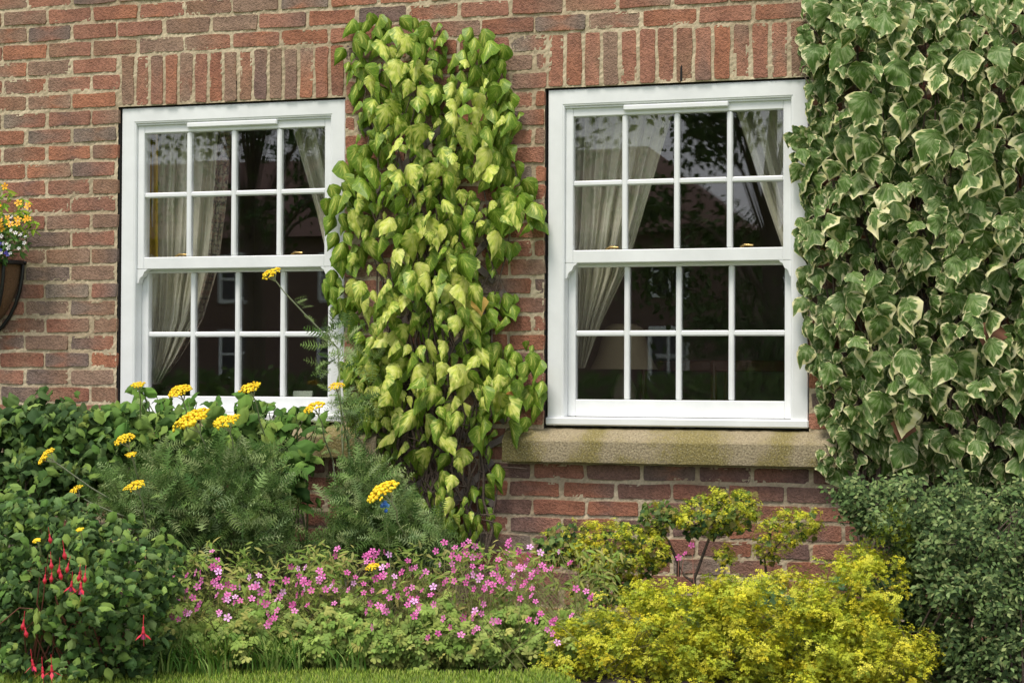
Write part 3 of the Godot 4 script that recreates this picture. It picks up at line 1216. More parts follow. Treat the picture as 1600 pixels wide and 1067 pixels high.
# leaf cut into five narrow toothed fingers
func cut_leaf() -> ArrayMesh:
	var b := MB.new()
	for k in 5:
		var a := (k - 2) * 0.62
		var l := [0.62, 0.85, 1.0, 0.85, 0.62][k] as float
		var d := Vector3(sin(a), -cos(a), 0.0)
		var e := Vector3(cos(a), sin(a), 0.0)
		var z := Vector3(0, 0, 0.12 if k % 2 else 0.04)
		var root := b.vert(Vector3.ZERO)
		var p := b.vert(d * l * 0.55 - e * 0.15 + z)
		var q := b.vert(d * l * 0.55 + e * 0.15 + z)
		var m := b.vert(d * l * 0.6 + z * 1.6)
		var t := b.vert(d * l - Vector3(0, 0, 0.12))
		var t1 := b.vert(d * l * 0.86 - e * 0.17)
		var t2 := b.vert(d * l * 0.86 + e * 0.17)
		b.tri(root, p, m)
		b.tri(root, m, q)
		b.tri(m, p, t1)
		b.tri(m, t1, t)
		b.tri(m, t, t2)
		b.tri(m, t2, q)
	return b.mesh()


func flower_mesh() -> ArrayMesh:
	var b := MB.new()
	for k in 5:
		var a := TAU * k / 5.0
		var d := Vector3(cos(a), sin(a), 0)
		var s := Vector3(-sin(a), cos(a), 0)
		b.col = Color(0.8, 0.7, 0.85)
		var i0 := b.vert(d * 0.04)
		b.col = Color(1, 1, 1)
		var i1 := b.vert(d * 0.3 - s * 0.15 + Vector3(0, 0, 0.1))
		var i2 := b.vert(d * 0.3 + s * 0.15 + Vector3(0, 0, 0.1))
		var i3 := b.vert(d * 0.5 - s * 0.12 + Vector3(0, 0, 0.1))
		var i4 := b.vert(d * 0.5 + s * 0.12 + Vector3(0, 0, 0.1))
		var i5 := b.vert(d * 0.36 + Vector3(0, 0, 0.06))
		b.tri(i0, i1, i5)
		b.tri(i0, i5, i2)
		b.tri(i1, i3, i5)
		b.tri(i5, i4, i2)
		b.tri(i5, i3, i4)
	b.col = Color(0.9, 0.8, 0.5)
	b.tube([Vector3(0, 0, 0), Vector3(0, 0, 0.16)], [0.03, 0.045], 5)
	return b.mesh()


const PINK := [
	330.8, 862, 339, 876, 331, 886, 267, 897, 262, 898, 292, 899, 306, 895, 315, 907, 308, 917, 341, 904, 335, 912, 344, 917, 364, 918, 375, 917, 289, 933, 275, 940, 300.5, 934, 312, 944, 308, 951, 290, 957, 339, 930, 355, 937, 367, 933, 355, 965,
	390, 902, 404, 899.5, 393, 918, 400, 914, 424, 910, 423, 921, 447, 907, 454, 885, 466, 888, 467, 899.5, 477, 904, 483, 911, 441, 925, 436, 933, 404, 940, 414, 943, 433, 954, 421, 971, 464.5, 930, 473, 927, 459, 945.5, 486, 922.5, 499, 892, 498, 904, 503, 901, 508, 921, 523.5, 922,
	527, 858, 582, 861, 592, 863, 601, 862, 570, 869, 573, 878, 637, 876.5, 650, 886.6, 642, 888, 542, 895, 555, 902, 552, 911, 568, 912.5, 586, 904, 599, 898, 606, 884, 616, 901, 582, 922.5, 608, 934, 622, 931, 637, 928, 644, 918, 634, 921, 652, 935.5, 654, 945.6, 673, 930, 677, 917, 579, 943, 573, 955.6, 603, 955,
	688, 882, 694, 848, 711, 856, 707, 868, 716, 871, 698.5, 907, 710, 908, 732, 846, 742, 853.5, 727, 861, 749, 868, 753, 886.6, 730, 901, 739, 895, 750, 901, 770, 897, 779, 875, 778, 886.6, 796, 846, 790.6, 863.6, 811, 861, 828, 855, 796, 881, 811, 889.5, 822, 878, 802, 899.5, 819, 886.6, 844, 863.6, 847, 884, 862.5, 888, 831, 901, 874, 862, 770, 914, 785, 909.6, 769, 924, 796, 920, 802, 909.6, 831, 931,
	755, 944, 752, 958.5, 723, 965, 739, 966, 693, 966.6, 704, 980, 684, 990, 779, 971, 844, 958.5, 862.5, 973, 864, 990, 826.5, 968.6, 926, 931.5, 900, 920, 893.7, 962, 845, 959, 863, 972, 1061, 871, 1071, 865, 1081, 852]


func build_garden() -> void:
	var ovate := leaf_mesh(OVATE, 0.5, 0.3, 0.25, 3, 0.25)
	var tiny := small_leaf([[0.0, 0.05], [0.4, 0.3], [1.0, 0.0]], 0.3, 0.1)
	var lance := small_leaf([[0.0, 0.03], [0.3, 0.13], [0.65, 0.1], [1.0, 0.0]], 0.3, 0.35)
	var feather := feather_mesh(9, 0.3, 0.25)
	var cut := cut_leaf()
	var lobed := leaf_mesh([[-0.05, 0.1], [0.05, 0.42], [0.3, 0.5], [0.42, 0.3], [0.6, 0.36], [0.7, 0.16], [1.0, 0.0]], -0.15, 0.2, 0.2, 5, 0.3)
	var soft: Material = M.foliage
	var green := [rgb(84, 114, 48), rgb(68, 96, 40), rgb(106, 132, 58), rgb(58, 86, 38), rgb(122, 144, 70)]
	var fresh := [rgb(98, 134, 56), rgb(84, 120, 50), rgb(116, 146, 66), rgb(72, 106, 44)]
	var dim := [rgb(64, 88, 46), rgb(52, 76, 38), rgb(80, 104, 54), rgb(98, 120, 68)]
	var olive := [rgb(112, 122, 56), rgb(98, 112, 50), rgb(128, 130, 62), rgb(118, 110, 60), rgb(86, 108, 46)]

	# ---- broad-leaved shrubs against the wall
	rng.seed = 301
	var pa := poly([-60, 655, 0, 648, 60, 652, 95, 634, 150, 655, 185, 662, 200, 700, 170, 760, 110, 800, 40, 800, -60, 810])
	var o := plant("leafy_shrub", "dark leafy shrub against the wall below the flower basket", "shrub", at(70, 830, 0.45))
	var pts := sprigs(pa, 0.12, 0.75, 260, 7, 0.045, 50.0)
	leafy(o, pts, ovate, 0.04, 0.078, dim + green, soft, 0.5)
	stems(o, o.position, pts.slice(0, 30), 0.007, 0.002, M.twig, 0.2)
	var pb := poly([170, 665, 205, 640, 260, 650, 330, 662, 400, 672, 440, 690, 462, 690, 480, 720, 484, 775, 440, 765, 330, 710, 230, 725, 180, 710])
	o = plant("leafy_shrub", "bright green leafy shrub in front of the basket window's sill", "shrub", at(340, 830, 0.35))
	pts = sprigs(pb, 0.1, 0.6, 110, 7, 0.05, 40.0)
	leafy(o, pts, ovate, 0.05, 0.095, fresh + green, soft, 0.5)
	var shoots: Array = []
	for s in [[213, 606], [250, 618], [225, 625], [300, 630], [345, 632], [392, 620], [404, 622], [420, 630], [438, 640], [472, 648], [468, 636], [488, 662], [452, 655], [380, 640], [270, 626]]:
		for k in 5:
			shoots.append(at(s[0] + rnd(-10, 10), s[1] + rnd(-4, 12), rnd(0.15, 0.35)))
	leafy(o, shoots, ovate, 0.05, 0.085, fresh, soft, 0.5, "shoot_leaves")
	stems(o, o.position, shoots.slice(0, 60) + pts.slice(0, 14), 0.006, 0.0018, M.greenstem, 0.5)

	# ---- feathery yarrow foliage
	rng.seed = 302
	var feathery := [rgb(108, 134, 72), rgb(90, 118, 58), rgb(128, 150, 90), rgb(74, 102, 50), rgb(148, 166, 112)]
	for f in [["grey-green feathery yarrow clump under the basket window", poly([150, 785, 210, 755, 260, 722, 340, 716, 420, 730, 448, 778, 456, 845, 452, 885, 300, 880, 230, 855, 180, 820]), 2300, 0.45, 1.05, [330, 930]], ["feathery yarrow clump at the foot of the yellow-green ivy", poly([540, 775, 560, 735, 585, 730, 610, 765, 640, 805, 685, 832, 700, 862, 690, 890, 530, 890, 505, 875, 525, 845]), 1700, 0.35, 0.9, [600, 930]], ["thin tall feathery yarrow shoot beside the window jamb", poly([502, 560, 512, 515, 535, 510, 560, 540, 585, 600, 575, 690, 540, 700, 515, 650]), 150, 0.25, 0.45, [545, 930]]]:
		o = plant("yarrow_plant", f[0], "plant", at(f[5][0], f[5][1], (f[3] + f[4]) / 2), "feathery yarrow clumps")
		pts = sprigs(f[1], f[3], f[4], int(f[2]) / 9, 9, 0.04, 45.0)
		var xf: Array = []
		var cols: Array = []
		for p in pts:
			var tip := Vector3(rnd(-1, 1), rnd(-0.2, 1.3), rnd(-0.3, 0.9))
			var s := rnd(0.045, 0.1)
			xf.append(Transform3D(leaf_basis(Vector3(rnd(-1, 1), rnd(-0.2, 1), rnd(0, 1)), tip, Vector3.ONE * s), p - o.position))
			cols.append(vary(feathery[rng.randi() % 5], 0.25))
		copies("foliage", feather, xf, cols, soft, o)
		stems(o, o.position, pts.slice(0, 5 if int(f[2]) < 300 else 40), 0.0028, 0.0012, M.greenstem, 0.25)

	# ---- yarrow flower heads, one by one: pixel place, width, lean, foot of the stem, label
	rng.seed = 303
	var heads := [
		[423, 428, 33, 0.3, 528, 545, 0.5, "tall lone yellow yarrow head before the basket window's lower panes"],
		[280, 612, 40, 0.22, 300, 720, 0.75, "flat yellow yarrow head before the basket window's bottom rail"],
		[390, 607, 36, 0.25, 420, 700, 0.75, "yellow yarrow head before the third lower pane of the basket window"],
		[491, 637, 36, 0.35, 520, 720, 0.7, "yellow yarrow head at the sill corner near the yellow-green ivy"],
		[300, 657, 60, 0.35, 340, 760, 0.98, "largest double yellow yarrow head below the basket window"],
		[352, 660, 44, 0.22, 375, 750, 0.98, "yellow yarrow head just beside the largest double head"],
		[194, 687, 36, 0.3, 230, 780, 1.05, "yellow yarrow head against the leafy shrub below the window jamb"],
		[204, 711, 18, 0.1, 230, 790, 1.05, "small yellow yarrow head right under a larger one"],
		[211, 760, 34, 0.25, 240, 850, 1.2, "yellow yarrow head low over the feathery foliage"],
		[73, 713, 36, 0.75, 205, 800, 1.15, "yellow yarrow head leaning out on a long pale stem"],
		[116, 769, 30, 0.6, 215, 815, 1.2, "lower yellow yarrow head leaning out over the fuchsia"],
		[599, 768, 56, 0.5, 640, 850, 1.1, "large yellow yarrow head at the foot of the yellow-green ivy"],
		[583, 886, 24, 0.1, 590, 930, 1.05, "small yellow yarrow head among the pink geraniums"],
		[215, 602, 22, 0.05, 222, 690, 0.75, "small pale yellow yarrow head before the basket window's jamb"],
		[525, 604, 26, 0.1, 545, 700, 0.6, "small yellow yarrow head before the yellow-green ivy's edge"],
		[124, 828, 11, 0.1, 135, 870, 1.95, "tiny yellow yarrow head over the fuchsia leaves"],
		[57, 845, 14, 0.2, 70, 890, 1.95, "tiny orange-yellow yarrow head above the fuchsia flowers"],
	]
	for h in heads:
		var z: float = h[6]
		var p := at(h[0], h[1], z)
		var foot := at(h[4], h[5], maxf(z - 0.4, 0.2))
		o = thing("yarrow_flower", h[7], "flower", p, "yellow yarrow flower heads")
		var r: float = h[2] / 2.0 / pix_per_m(p)
		var tiltb := Basis.from_euler(Vector3(0.5, 0, h[3]))
		var b := MB.new()
		var n := int(clampf(r * 3000.0, 26, 170))
		var lop := rnd(0.0, TAU)
		for k in n:
			var a := k * 2.39996 + rnd(-0.3, 0.3)
			var q := sqrt((k + 0.5) / n)
			var wob := 1.0 + 0.16 * sin(a * 3.0 + lop) + 0.1 * sin(a * 5.0)
			var x := cos(a) * q * r * wob
			var y := sin(a) * q * r * 0.75 * wob
			var up := r * 0.28 * (1.0 - q * q) + rnd(-0.12, 0.12) * r
			var tone := rgb(255, 228, 52).lerp(rgb(253, 202, 18), rng.randf())
			b.col = tone * rnd(0.85, 1.08)
			var fr := maxf(0.0032, r * 0.1) * rnd(0.8, 1.25)
			bump(b, tiltb * Vector3(x, up, y), tiltb * Vector3(x * 2.0, r * 1.4, y * 2.0).normalized(), fr)
		put(b.mesh(), "flower_head", M.petal, o)
		var st := MB.new()
		var a0 := tiltb * Vector3(0, -r * 0.05, 0)
		for k in 5:
			var d := tiltb * Vector3(cos(k * 1.3) * r * 0.6, 0.0, sin(k * 1.3) * r * 0.45)
			st.tube([a0 - tiltb * Vector3(0, r * 0.75, 0), d], [0.002, 0.0012], 4)
		var e := foot - p
		st.tube([a0 - tiltb * Vector3(0, r * 0.2, 0), a0 - tiltb * Vector3(0, r * 0.9, 0) + e * 0.12, e * 0.5 + Vector3(0, -0.01, 0), e], [0.0024, 0.0026, 0.003, 0.0034], 5)
		# the stem goes on down to the soil, inside the foliage
		st.tube([e, Vector3(e.x + 0.03, (e.y - p.y) / 2.0, e.z), Vector3(e.x + 0.05, -p.y, e.z + 0.02)], [0.0034, 0.0036, 0.004], 5)
		put(st.mesh(), "stem", M.palestem, o)
		if h[1] < 660:
			var xf: Array = []
			var cols: Array = []
			for k in 14:
				var t := rnd(0.3, 1.0)
				xf.append(Transform3D(leaf_basis(Vector3(rnd(-1, 1), 1, rnd(0, 1)), Vector3(rnd(-1, 1), rnd(0.0, 1), rnd(-1, 1)), Vector3.ONE * rnd(0.03, 0.055)), e * t))
				cols.append(vary(feathery[2], 0.2))
			copies("leaves", feather, xf, cols, soft, o)

	# ---- fuchsia
	rng.seed = 304
	var pf := poly([-60, 800, 30, 775, 110, 800, 170, 815, 235, 840, 275, 875, 262, 940, 245, 1000, 235, 1150, -60, 1150])
	o = plant("fuchsia_bush", "fuchsia bush with hanging red flowers in the near corner of the bed", "shrub", at(110, 1100, 1.5))
	pts = sprigs(pf, 1.0, 1.95, 720, 9, 0.036, 60.0)
	leafy(o, pts, ovate, 0.024, 0.05, dim + green + [rgb(104, 132, 74)], soft, 0.7)
	stems(o, o.position, pts.slice(0, 60), 0.0032, 0.0014, M.redstem, 0.35, 0.06)
	var fm := fuchsia_mesh()
	for s in [257, 470, 295, 460, 350, 445, 388, 405, 372, 325, 288, 235, 295, 385, 410, 515, 467, 530, 490, 462, 130, 735, 148, 780, 190, 975, 245, 1015, 298, 1010, 830, 790, 340, 415, 455, 455].size() / 2:
		var q: Array = [257, 470, 295, 460, 350, 445, 388, 405, 372, 325, 288, 235, 295, 385, 410, 515, 467, 530, 490, 462, 130, 735, 148, 780, 190, 975, 245, 1015, 298, 1010, 830, 790, 340, 415, 455, 455]
		var open := s in [12, 13, 14, 15, 7, 8]
		var p := at(q[s * 2] / 3.718, 780 + q[s * 2 + 1] / 3.718, 2.02)
		var sc := rnd(0.034, 0.042) * (1.15 if open else 0.85)
		put(fm[1 if open else 0], "flower", M.fuchsia, o, Transform3D(Basis.from_euler(Vector3(rnd(-0.2, 0.2), rnd(0, TAU), rnd(-0.2, 0.2))).scaled(Vector3.ONE * sc), p - o.position))

	# ---- pink geraniums, five clumps
	rng.seed = 305
	var fl := flower_mesh()
	var cuts := [230, 380, 515, 655, 785, 945, 1100]
	var names := ["pink geranium clump beside the fuchsia bush", "pink geranium clump below the feathery yarrow", "pink geranium clump with a yellow yarrow head in it", "pink geranium clump under the foot of the yellow-green ivy", "pink geranium clump touching the yellow-green flower froth", "small pink geranium sprig by the thin-stemmed shrub"]
	var more: Array = PINK.duplicate()
	for k in range(0, PINK.size() - 12, 2):
		if rng.randf() < 0.85:
			more.append(PINK[k] + rnd(-22, 22))
			more.append(PINK[k + 1] + rnd(-6, 26))
	var pinks := [mat(rgb(222, 108, 180), 0.6, true), mat(rgb(230, 130, 192), 0.6, true), mat(rgb(212, 92, 164), 0.6, true), mat(rgb(240, 176, 228), 0.6, true)]
	for m in pinks:
		m.backlight_enabled = true
		m.backlight = Color(0.35, 0.2, 0.3)
	for k in 6:
		var x0: float = cuts[k]
		var x1: float = cuts[k + 1]
		o = plant("geranium", names[k], "plant", at((x0 + x1) / 2, 1000, 0.9), "pink geranium clumps")
		var tops: Array = []
		var zo := 0.0 if k == 5 else -0.3036 * (o.position.x + 2.0)
		for s in range(0, more.size(), 2):
			if more[s] < x0 or more[s] >= x1:
				continue
			var z := zo + lerpf(0.85, 1.2, clampf((more[s + 1] - 850.0) / 110.0, 0.0, 1.0)) if k < 5 else 0.5
			var p := at(more[s], more[s + 1], z)
			tops.append(p)
			var n := Vector3(rnd(-1.2, 1.2), rnd(-0.2, 1.4), 1.0)
			put(fl, "flower", pinks[(3 if rng.randf() < 0.12 else rng.randi() % 3)], o, Transform3D(leaf_basis(n, Vector3(rnd(-1, 1), -1, 0), Vector3.ONE * rnd(0.02, 0.029)), p - o.position))
		if k == 5:
			stems(o, o.position, tops, 0.0016, 0.001, M.redstem, 0.1)
			continue
		var back := poly([x0 - 20, 885, x0 + 40, 868, x1 - 30, 862, x1 + 15, 870, x1 + 25, 960, x1 + 12, 1010, (x0 + x1) / 2, 985, x0 - 8, 1015, x0 - 25, 940])
		var low := poly([x0 - 15, 985, x0 + 35, 950, x0 + 60, 985, (x0 + x1) / 2 + 10, 965, x1 - 30, 990, x1 + 15, 960, x1 + 20, 1052, x0 - 15, 1052])
		var bare := sprigs(back, zo + 0.5, zo + 1.02, 130, 8, 0.03, 30.0)
		leafy(o, bare, lance, 0.018, 0.045, [rgb(128, 150, 70), rgb(142, 152, 76), rgb(112, 136, 58), rgb(150, 146, 84)], soft, 0.4, "fine_leaves")
		var soft_pts := sprigs(low, zo + 0.75, zo + 1.18, 260, 8, 0.03, 40.0)
		leafy(o, soft_pts, cut, 0.018, 0.04, [rgb(136, 160, 78), rgb(152, 172, 86), rgb(144, 158, 82), rgb(126, 150, 70), rgb(112, 138, 60), rgb(158, 162, 86)], soft, 0.7)
		for s in 50:
			tops.append(at(rnd(x0, x1), rnd(875, 960), zo + rnd(0.65, 1.0)))
		stems(o, o.position, tops, 0.0016, 0.0009, M.olivestem, 0.4, 0.02)

	# ---- strappy grass tufts along the lawn edge
	rng.seed = 306
	for s in [["grassy tuft of narrow leaves beside the fuchsia", 285, 200, 1.48], ["grassy tuft of narrow leaves below the pink geraniums", 400, 180, 1.36], ["small grassy tuft at the lawn edge with broader leaves", 520, 70, 1.24]]:
		var foot := at(s[1], 1050, s[3])
		o = plant("grass_tuft", s[0], "plant", Vector3(foot.x, 0, s[3]), "grassy tufts along the bed edge")
		var b := MB.new()
		for k in int(s[2]):
			b.col = vary([rgb(96, 138, 58), rgb(120, 152, 72), rgb(84, 122, 50), rgb(140, 160, 84)][rng.randi() % 4], 0.15)
			var f := Vector3(rnd(-0.15, 0.15), 0, rnd(-0.1, 0.08))
			var d := Vector3(rnd(-1, 1), 0, rnd(-0.4, 1)).normalized()
			var l := rnd(0.08, 0.19)
			blade(b, f, d, l, rnd(0.0022, 0.004), rnd(0.25, 0.9))
		put(b.mesh(), "blades", soft, o)

	# ---- lady's mantle froth
	rng.seed = 307
	var spray := spray_mesh()
	var froth := [rgb(212, 210, 56), rgb(198, 202, 54), rgb(222, 218, 78), rgb(180, 190, 60), rgb(214, 202, 52), rgb(162, 178, 62)]
	var lumps := [
		["wide mound of frothy yellow-green flowers spilling to the lawn", poly([850, 1040, 880, 1010, 930, 978, 985, 942, 1050, 930, 1110, 955, 1130, 1010, 1120, 1150, 840, 1150]), 1300, 0.7, 1.2, [980, 1095]],
		["tallest mound of frothy yellow-green flowers in mid bed", poly([1085, 955, 1140, 930, 1190, 910, 1250, 928, 1290, 962, 1320, 1010, 1310, 1150, 1090, 1150]), 1250, 0.65, 1.2, [1200, 1095]],
		["frothy yellow-green flower mound meeting the dark small-leaved shrub", poly([1270, 950, 1330, 900, 1375, 885, 1405, 912, 1402, 965, 1420, 1005, 1445, 1020, 1442, 1150, 1290, 1150]), 950, 0.6, 1.2, [1360, 1095]],
	]
	for s in lumps:
		o = plant("lady_mantle", s[0], "plant", at(s[5][0], s[5][1], (s[3] + s[4]) / 2), "frothy yellow-green lady's mantle mounds")
		pts = sprigs(s[1], s[3], s[4], int(s[2]) / 6, 9, 0.042, 55.0)
		var xf: Array = []
		var cols: Array = []
		for p in pts:
			xf.append(Transform3D(Basis.from_euler(Vector3(rnd(-0.5, 0.9), rnd(0, TAU), rnd(-0.5, 0.5))).scaled(Vector3.ONE * rnd(0.03, 0.052)), p - o.position))
			cols.append(vary(froth[rng.randi() % 6], 0.14))
		copies("blossom", spray, xf, cols, soft, o)
		leafy(o, spread(s[1], s[3] - 0.1, s[4] - 0.2, 200, 55.0, 0.9), lobed, 0.045, 0.075, [rgb(92, 124, 84), rgb(78, 110, 66), rgb(104, 134, 92)], soft, 0.7, "leaves")
		stems(o, o.position, pts.slice(0, 60), 0.0018, 0.001, M.olivestem, 0.3, 0.03)

	# ---- thin-stemmed yellow shrub before the wall
	rng.seed = 308
	o = plant("thin_shrub", "thin-stemmed shrub with yellow-green sprays in front of the bare brick", "shrub", at(1090, 905, 0.35))
	var tufts := [
		[poly([885, 850, 920, 820, 980, 818, 1040, 835, 1050, 880, 1010, 905, 930, 915, 890, 890]), 420, 360], [poly([1050, 815, 1070, 790, 1125, 765, 1180, 770, 1186, 805, 1170, 830, 1110, 840, 1070, 838]), 230, 300],
		[poly([1000, 805, 1010, 785, 1050, 785, 1065, 810, 1040, 830, 1010, 825]), 10, 120], [poly([1180, 830, 1215, 800, 1280, 800, 1285, 835, 1230, 860, 1205, 890, 1180, 870]), 170, 60],
		[poly([835, 850, 860, 825, 900, 815, 910, 850, 880, 880, 845, 880]), 15, 170], [poly([1115, 860, 1140, 855, 1150, 880, 1120, 885]), 30, 10], [poly([880, 915, 990, 900, 985, 945, 900, 945]), 60, 160]]
	var sp: Array = []
	var lf: Array = []
	for t in tufts:
		sp += spread(t[0], 0.3, 0.6, t[1], 25.0, 0.6)
		lf += spread(t[0], 0.28, 0.58, t[2], 25.0, 0.8)
	var sx: Array = []
	var sc2: Array = []
	for p in sp:
		sx.append(Transform3D(Basis.from_euler(Vector3(rnd(-0.5, 0.9), rnd(0, TAU), rnd(-0.5, 0.5))).scaled(Vector3.ONE * rnd(0.02, 0.036)), p - o.position))
		sc2.append(vary(froth[rng.randi() % 6], 0.18))
	copies("blossom", spray, sx, sc2, soft, o)
	leafy(o, lf, lobed, 0.016, 0.032, olive + dim, soft, 0.6)
	var wood := MB.new()
	for s in [[1085, 905, 1115, 825, 1150, 795], [1085, 905, 1112, 830, 1090, 815], [1060, 880, 1045, 845, 1020, 815], [1115, 825, 1130, 810, 1120, 785], [965, 925, 972, 890, 960, 860], [1200, 920, 1195, 870, 1240, 830], [900, 930, 920, 880, 930, 850], [1115, 825, 1140, 820, 1170, 800], [1085, 910, 1070, 900, 1060, 880]]:
		wood = MB.new()
		wood.tube([at(s[0], s[1] + 20, 0.4) - o.position, at(s[0], s[1], 0.42) - o.position, at(s[2], s[3], 0.43) - o.position, at(s[4], s[5], 0.43) - o.position], [0.007, 0.0065, 0.004, 0.0015], 6)
		put(wood.mesh(), "branch", M.bark, o)
	wood = MB.new()
	wood.tube([Vector3(0, 0, 0), at(1085, 905, 0.42) - o.position], [0.009, 0.007], 6)
	put(wood.mesh(), "trunk", M.bark, o)

	# ---- small-leaved evergreen at the right
	rng.seed = 309
	var pr := poly([1305, 785, 1335, 755, 1370, 775, 1420, 752, 1460, 778, 1500, 748, 1545, 785, 1600, 765, 1660, 785, 1660, 1190, 1420, 1190, 1432, 1010, 1408, 940, 1410, 890, 1390, 850, 1345, 835, 1318, 800])
	o = plant("evergreen_shrub", "dense dark evergreen shrub with tiny leaves below the variegated ivy", "shrub", at(1520, 1120, 0.8))
	pts = sprigs(pr, 0.3, 1.1, 2500, 11, 0.03, 75.0)
	leafy(o, pts, tiny, 0.014, 0.026, [rgb(78, 100, 54), rgb(62, 82, 44), rgb(94, 116, 64), rgb(112, 132, 78), rgb(54, 74, 40), rgb(134, 148, 94)], soft, 0.6)
	stems(o, o.position, pts.slice(0, 45), 0.004, 0.0012, M.bark, 0.45, 0.05)
	leafy(o, spread(poly([1370, 800, 1420, 780, 1430, 850, 1400, 880, 1350, 850]), 0.7, 1.0, 90, 20.0), spray, 0.016, 0.024, [rgb(160, 168, 50), rgb(130, 150, 50)], soft, 0.6, "yellow_shoots")

	# ---- a bit of blue flower under the large yarrow head
	o = thing("blue_flower", "small blue flower hanging under the large yellow yarrow head", "flower", at(601, 793, 1.1))
	var bl := MB.new()
	for k in 9:
		bl.col = [rgb(70, 130, 200), rgb(120, 170, 225), rgb(50, 100, 180)][k % 3]
		bump(bl, Vector3(rnd(-0.012, 0.012), rnd(-0.02, 0.02), rnd(0, 0.01)), Vector3(rnd(-0.5, 0.5), 0.3, 1).normalized(), 0.008)
	put(bl.mesh(), "petals", M.petal, o)
	var bs := MB.new()
	bs.tube([Vector3(0, 0.0, -0.002), Vector3(0.01, -0.2, -0.03), Vector3(0.02, -o.position.y, -0.05)], [0.0015, 0.002, 0.002], 5)
	put(bs.mesh(), "stem", M.greenstem, o)


func pix_per_m(p: Vector3) -> float:
	return FOCAL / (-(cam_basis.inverse() * (p - EYE)).z)


# a little domed floret
func bump(b: MB, p: Vector3, n: Vector3, r: float) -> void:
	var s := n.cross(Vector3(0.3, 0.2, 0.9)).normalized()
	var t := n.cross(s)
	var top := b.vert(p + n * r * 0.9)
	var ids: Array[int] = []
	for k in 6:
		var a := TAU * k / 6.0 + p.x * 90.0
		ids.append(b.vert(p + (s * cos(a) + t * sin(a)) * r + n * r * 0.45))
	var low: Array[int] = []
	for k in 6:
		var a := TAU * k / 6.0 + p.x * 90.0
		low.append(b.vert(p + (s * cos(a) + t * sin(a)) * r * 0.55 - n * r * 0.3))
	for k in 6:
		var m := (k + 1) % 6
		b.tri(top, ids[k], ids[m])
		b.quad(ids[k], low[k], low[m], ids[m])


func blade(b: MB, f: Vector3, d: Vector3, l: float, w: float, bend: float) -> void:
	var s := Vector3(-d.z, 0, d.x)
	var prev: Array[int] = []
	for k in 5:
		var t := k / 4.0
		var p := f + Vector3(0, 1, 0) * l * (t - bend * 0.45 * t * t) + d * l * bend * t * t
		var ww := w * (1.0 - t * t)
		var a := b.vert(p - s * ww)
		var e := b.vert(p + s * ww + Vector3(0, ww * 0.3, 0))
		if prev:
			b.quad(prev[0], prev[1], e, a)
		prev = [a, e]


func spray_mesh() -> ArrayMesh:
	var b := MB.new()
	var r := RandomNumberGenerator.new()
	r.seed = 77
	for k in 13:
		var p := Vector3(r.randf_range(-0.5, 0.5), r.randf_range(0.1, 0.75), r.randf_range(-0.5, 0.5))
		b.col = Color.WHITE * r.randf_range(0.75, 1.1)
		var n := (p + Vector3(0, 0.3, 0)).normalized()
		var s := n.cross(Vector3(0.2, 0.1, 1)).normalized()
		var t := n.cross(s)
		for q in 4:
			var a := q * PI / 2 + k
			var d := s * cos(a) + t * sin(a)
			var e := s * -sin(a) + t * cos(a)
			b.out_tri(p, p + d * 0.15 - e * 0.07 + n * 0.04, p + d * 0.15 + e * 0.07 + n * 0.04, p - n)
	b.col = Color(0.7, 0.8, 0.5)
	for k in 3:
		var a := k * 2.1
		b.fquad(Vector3(-0.012, 0, 0), Vector3(0.012, 0, 0), Vector3(cos(a) * 0.3 + 0.01, 0.5, sin(a) * 0.3), Vector3(cos(a) * 0.3 - 0.01, 0.5, sin(a) * 0.3))
	return b.mesh()


func fuchsia_mesh() -> Array:
	var out: Array = []
	for open in [0, 1]:
		var b := MB.new()
		b.col = rgb(196, 36, 58)
		# stalk, ovary and tube hanging down from the top
		b.tube([Vector3(0.05, 1.3, 0), Vector3(0.02, 0.9, 0), Vector3(0, 0.55, 0)], [0.025, 0.025, 0.03], 5)
		var prof := [Vector2(0.02, 0.58), Vector2(0.09, 0.5), Vector2(0.07, 0.4), Vector2(0.1, 0.2)] + ([Vector2(0.2, 0.0), Vector2(0.2, -0.15), Vector2(0.1, -0.32), Vector2(0.01, -0.42)] if open == 0 else [Vector2(0.14, 0.1), Vector2(0.01, 0.0)])
		var first := b.v.size()
		for k in prof.size():
			for s in 8:
				b.vert(Vector3(prof[k].x * cos(TAU * s / 8), prof[k].y, prof[k].x * sin(TAU * s / 8)))
		for k in prof.size() - 1:
			for s in 8:
				b.quad(first + k * 8 + s, first + k * 8 + (s + 1) % 8, first + (k + 1) * 8 + (s + 1) % 8, first + (k + 1) * 8 + s)
		if open == 1:
			for q in 4:
				var d := Vector3(cos(q * PI / 2), 0, sin(q * PI / 2))
				var e := Vector3(-d.z, 0, d.x)
				b.fquad(d * 0.1 + Vector3(0, 0.12, 0), d * 0.35 + e * 0.12 - Vector3(0, 0.05, 0), d * 0.72 - Vector3(0, 0.3, 0), d * 0.35 - e * 0.12 - Vector3(0, 0.05, 0))
			b.col = rgb(150, 30, 90)
			for q in 6:
				var a := q * TAU / 6
				b.fquad(Vector3(cos(a) * 0.08, 0.1, sin(a) * 0.08), Vector3(cos(a) * 0.17, -0.25, sin(a) * 0.17), Vector3(cos(a + 1.0) * 0.17, -0.25, sin(a + 1.0) * 0.17), Vector3(cos(a + 1.0) * 0.08, 0.1, sin(a + 1.0) * 0.08))
			b.col = rgb(220, 80, 90)
			b.tube([Vector3(0, 0.1, 0), Vector3(0.02, -0.7, 0.02)], [0.015, 0.012], 4)
		out.append(b.mesh())
	return out


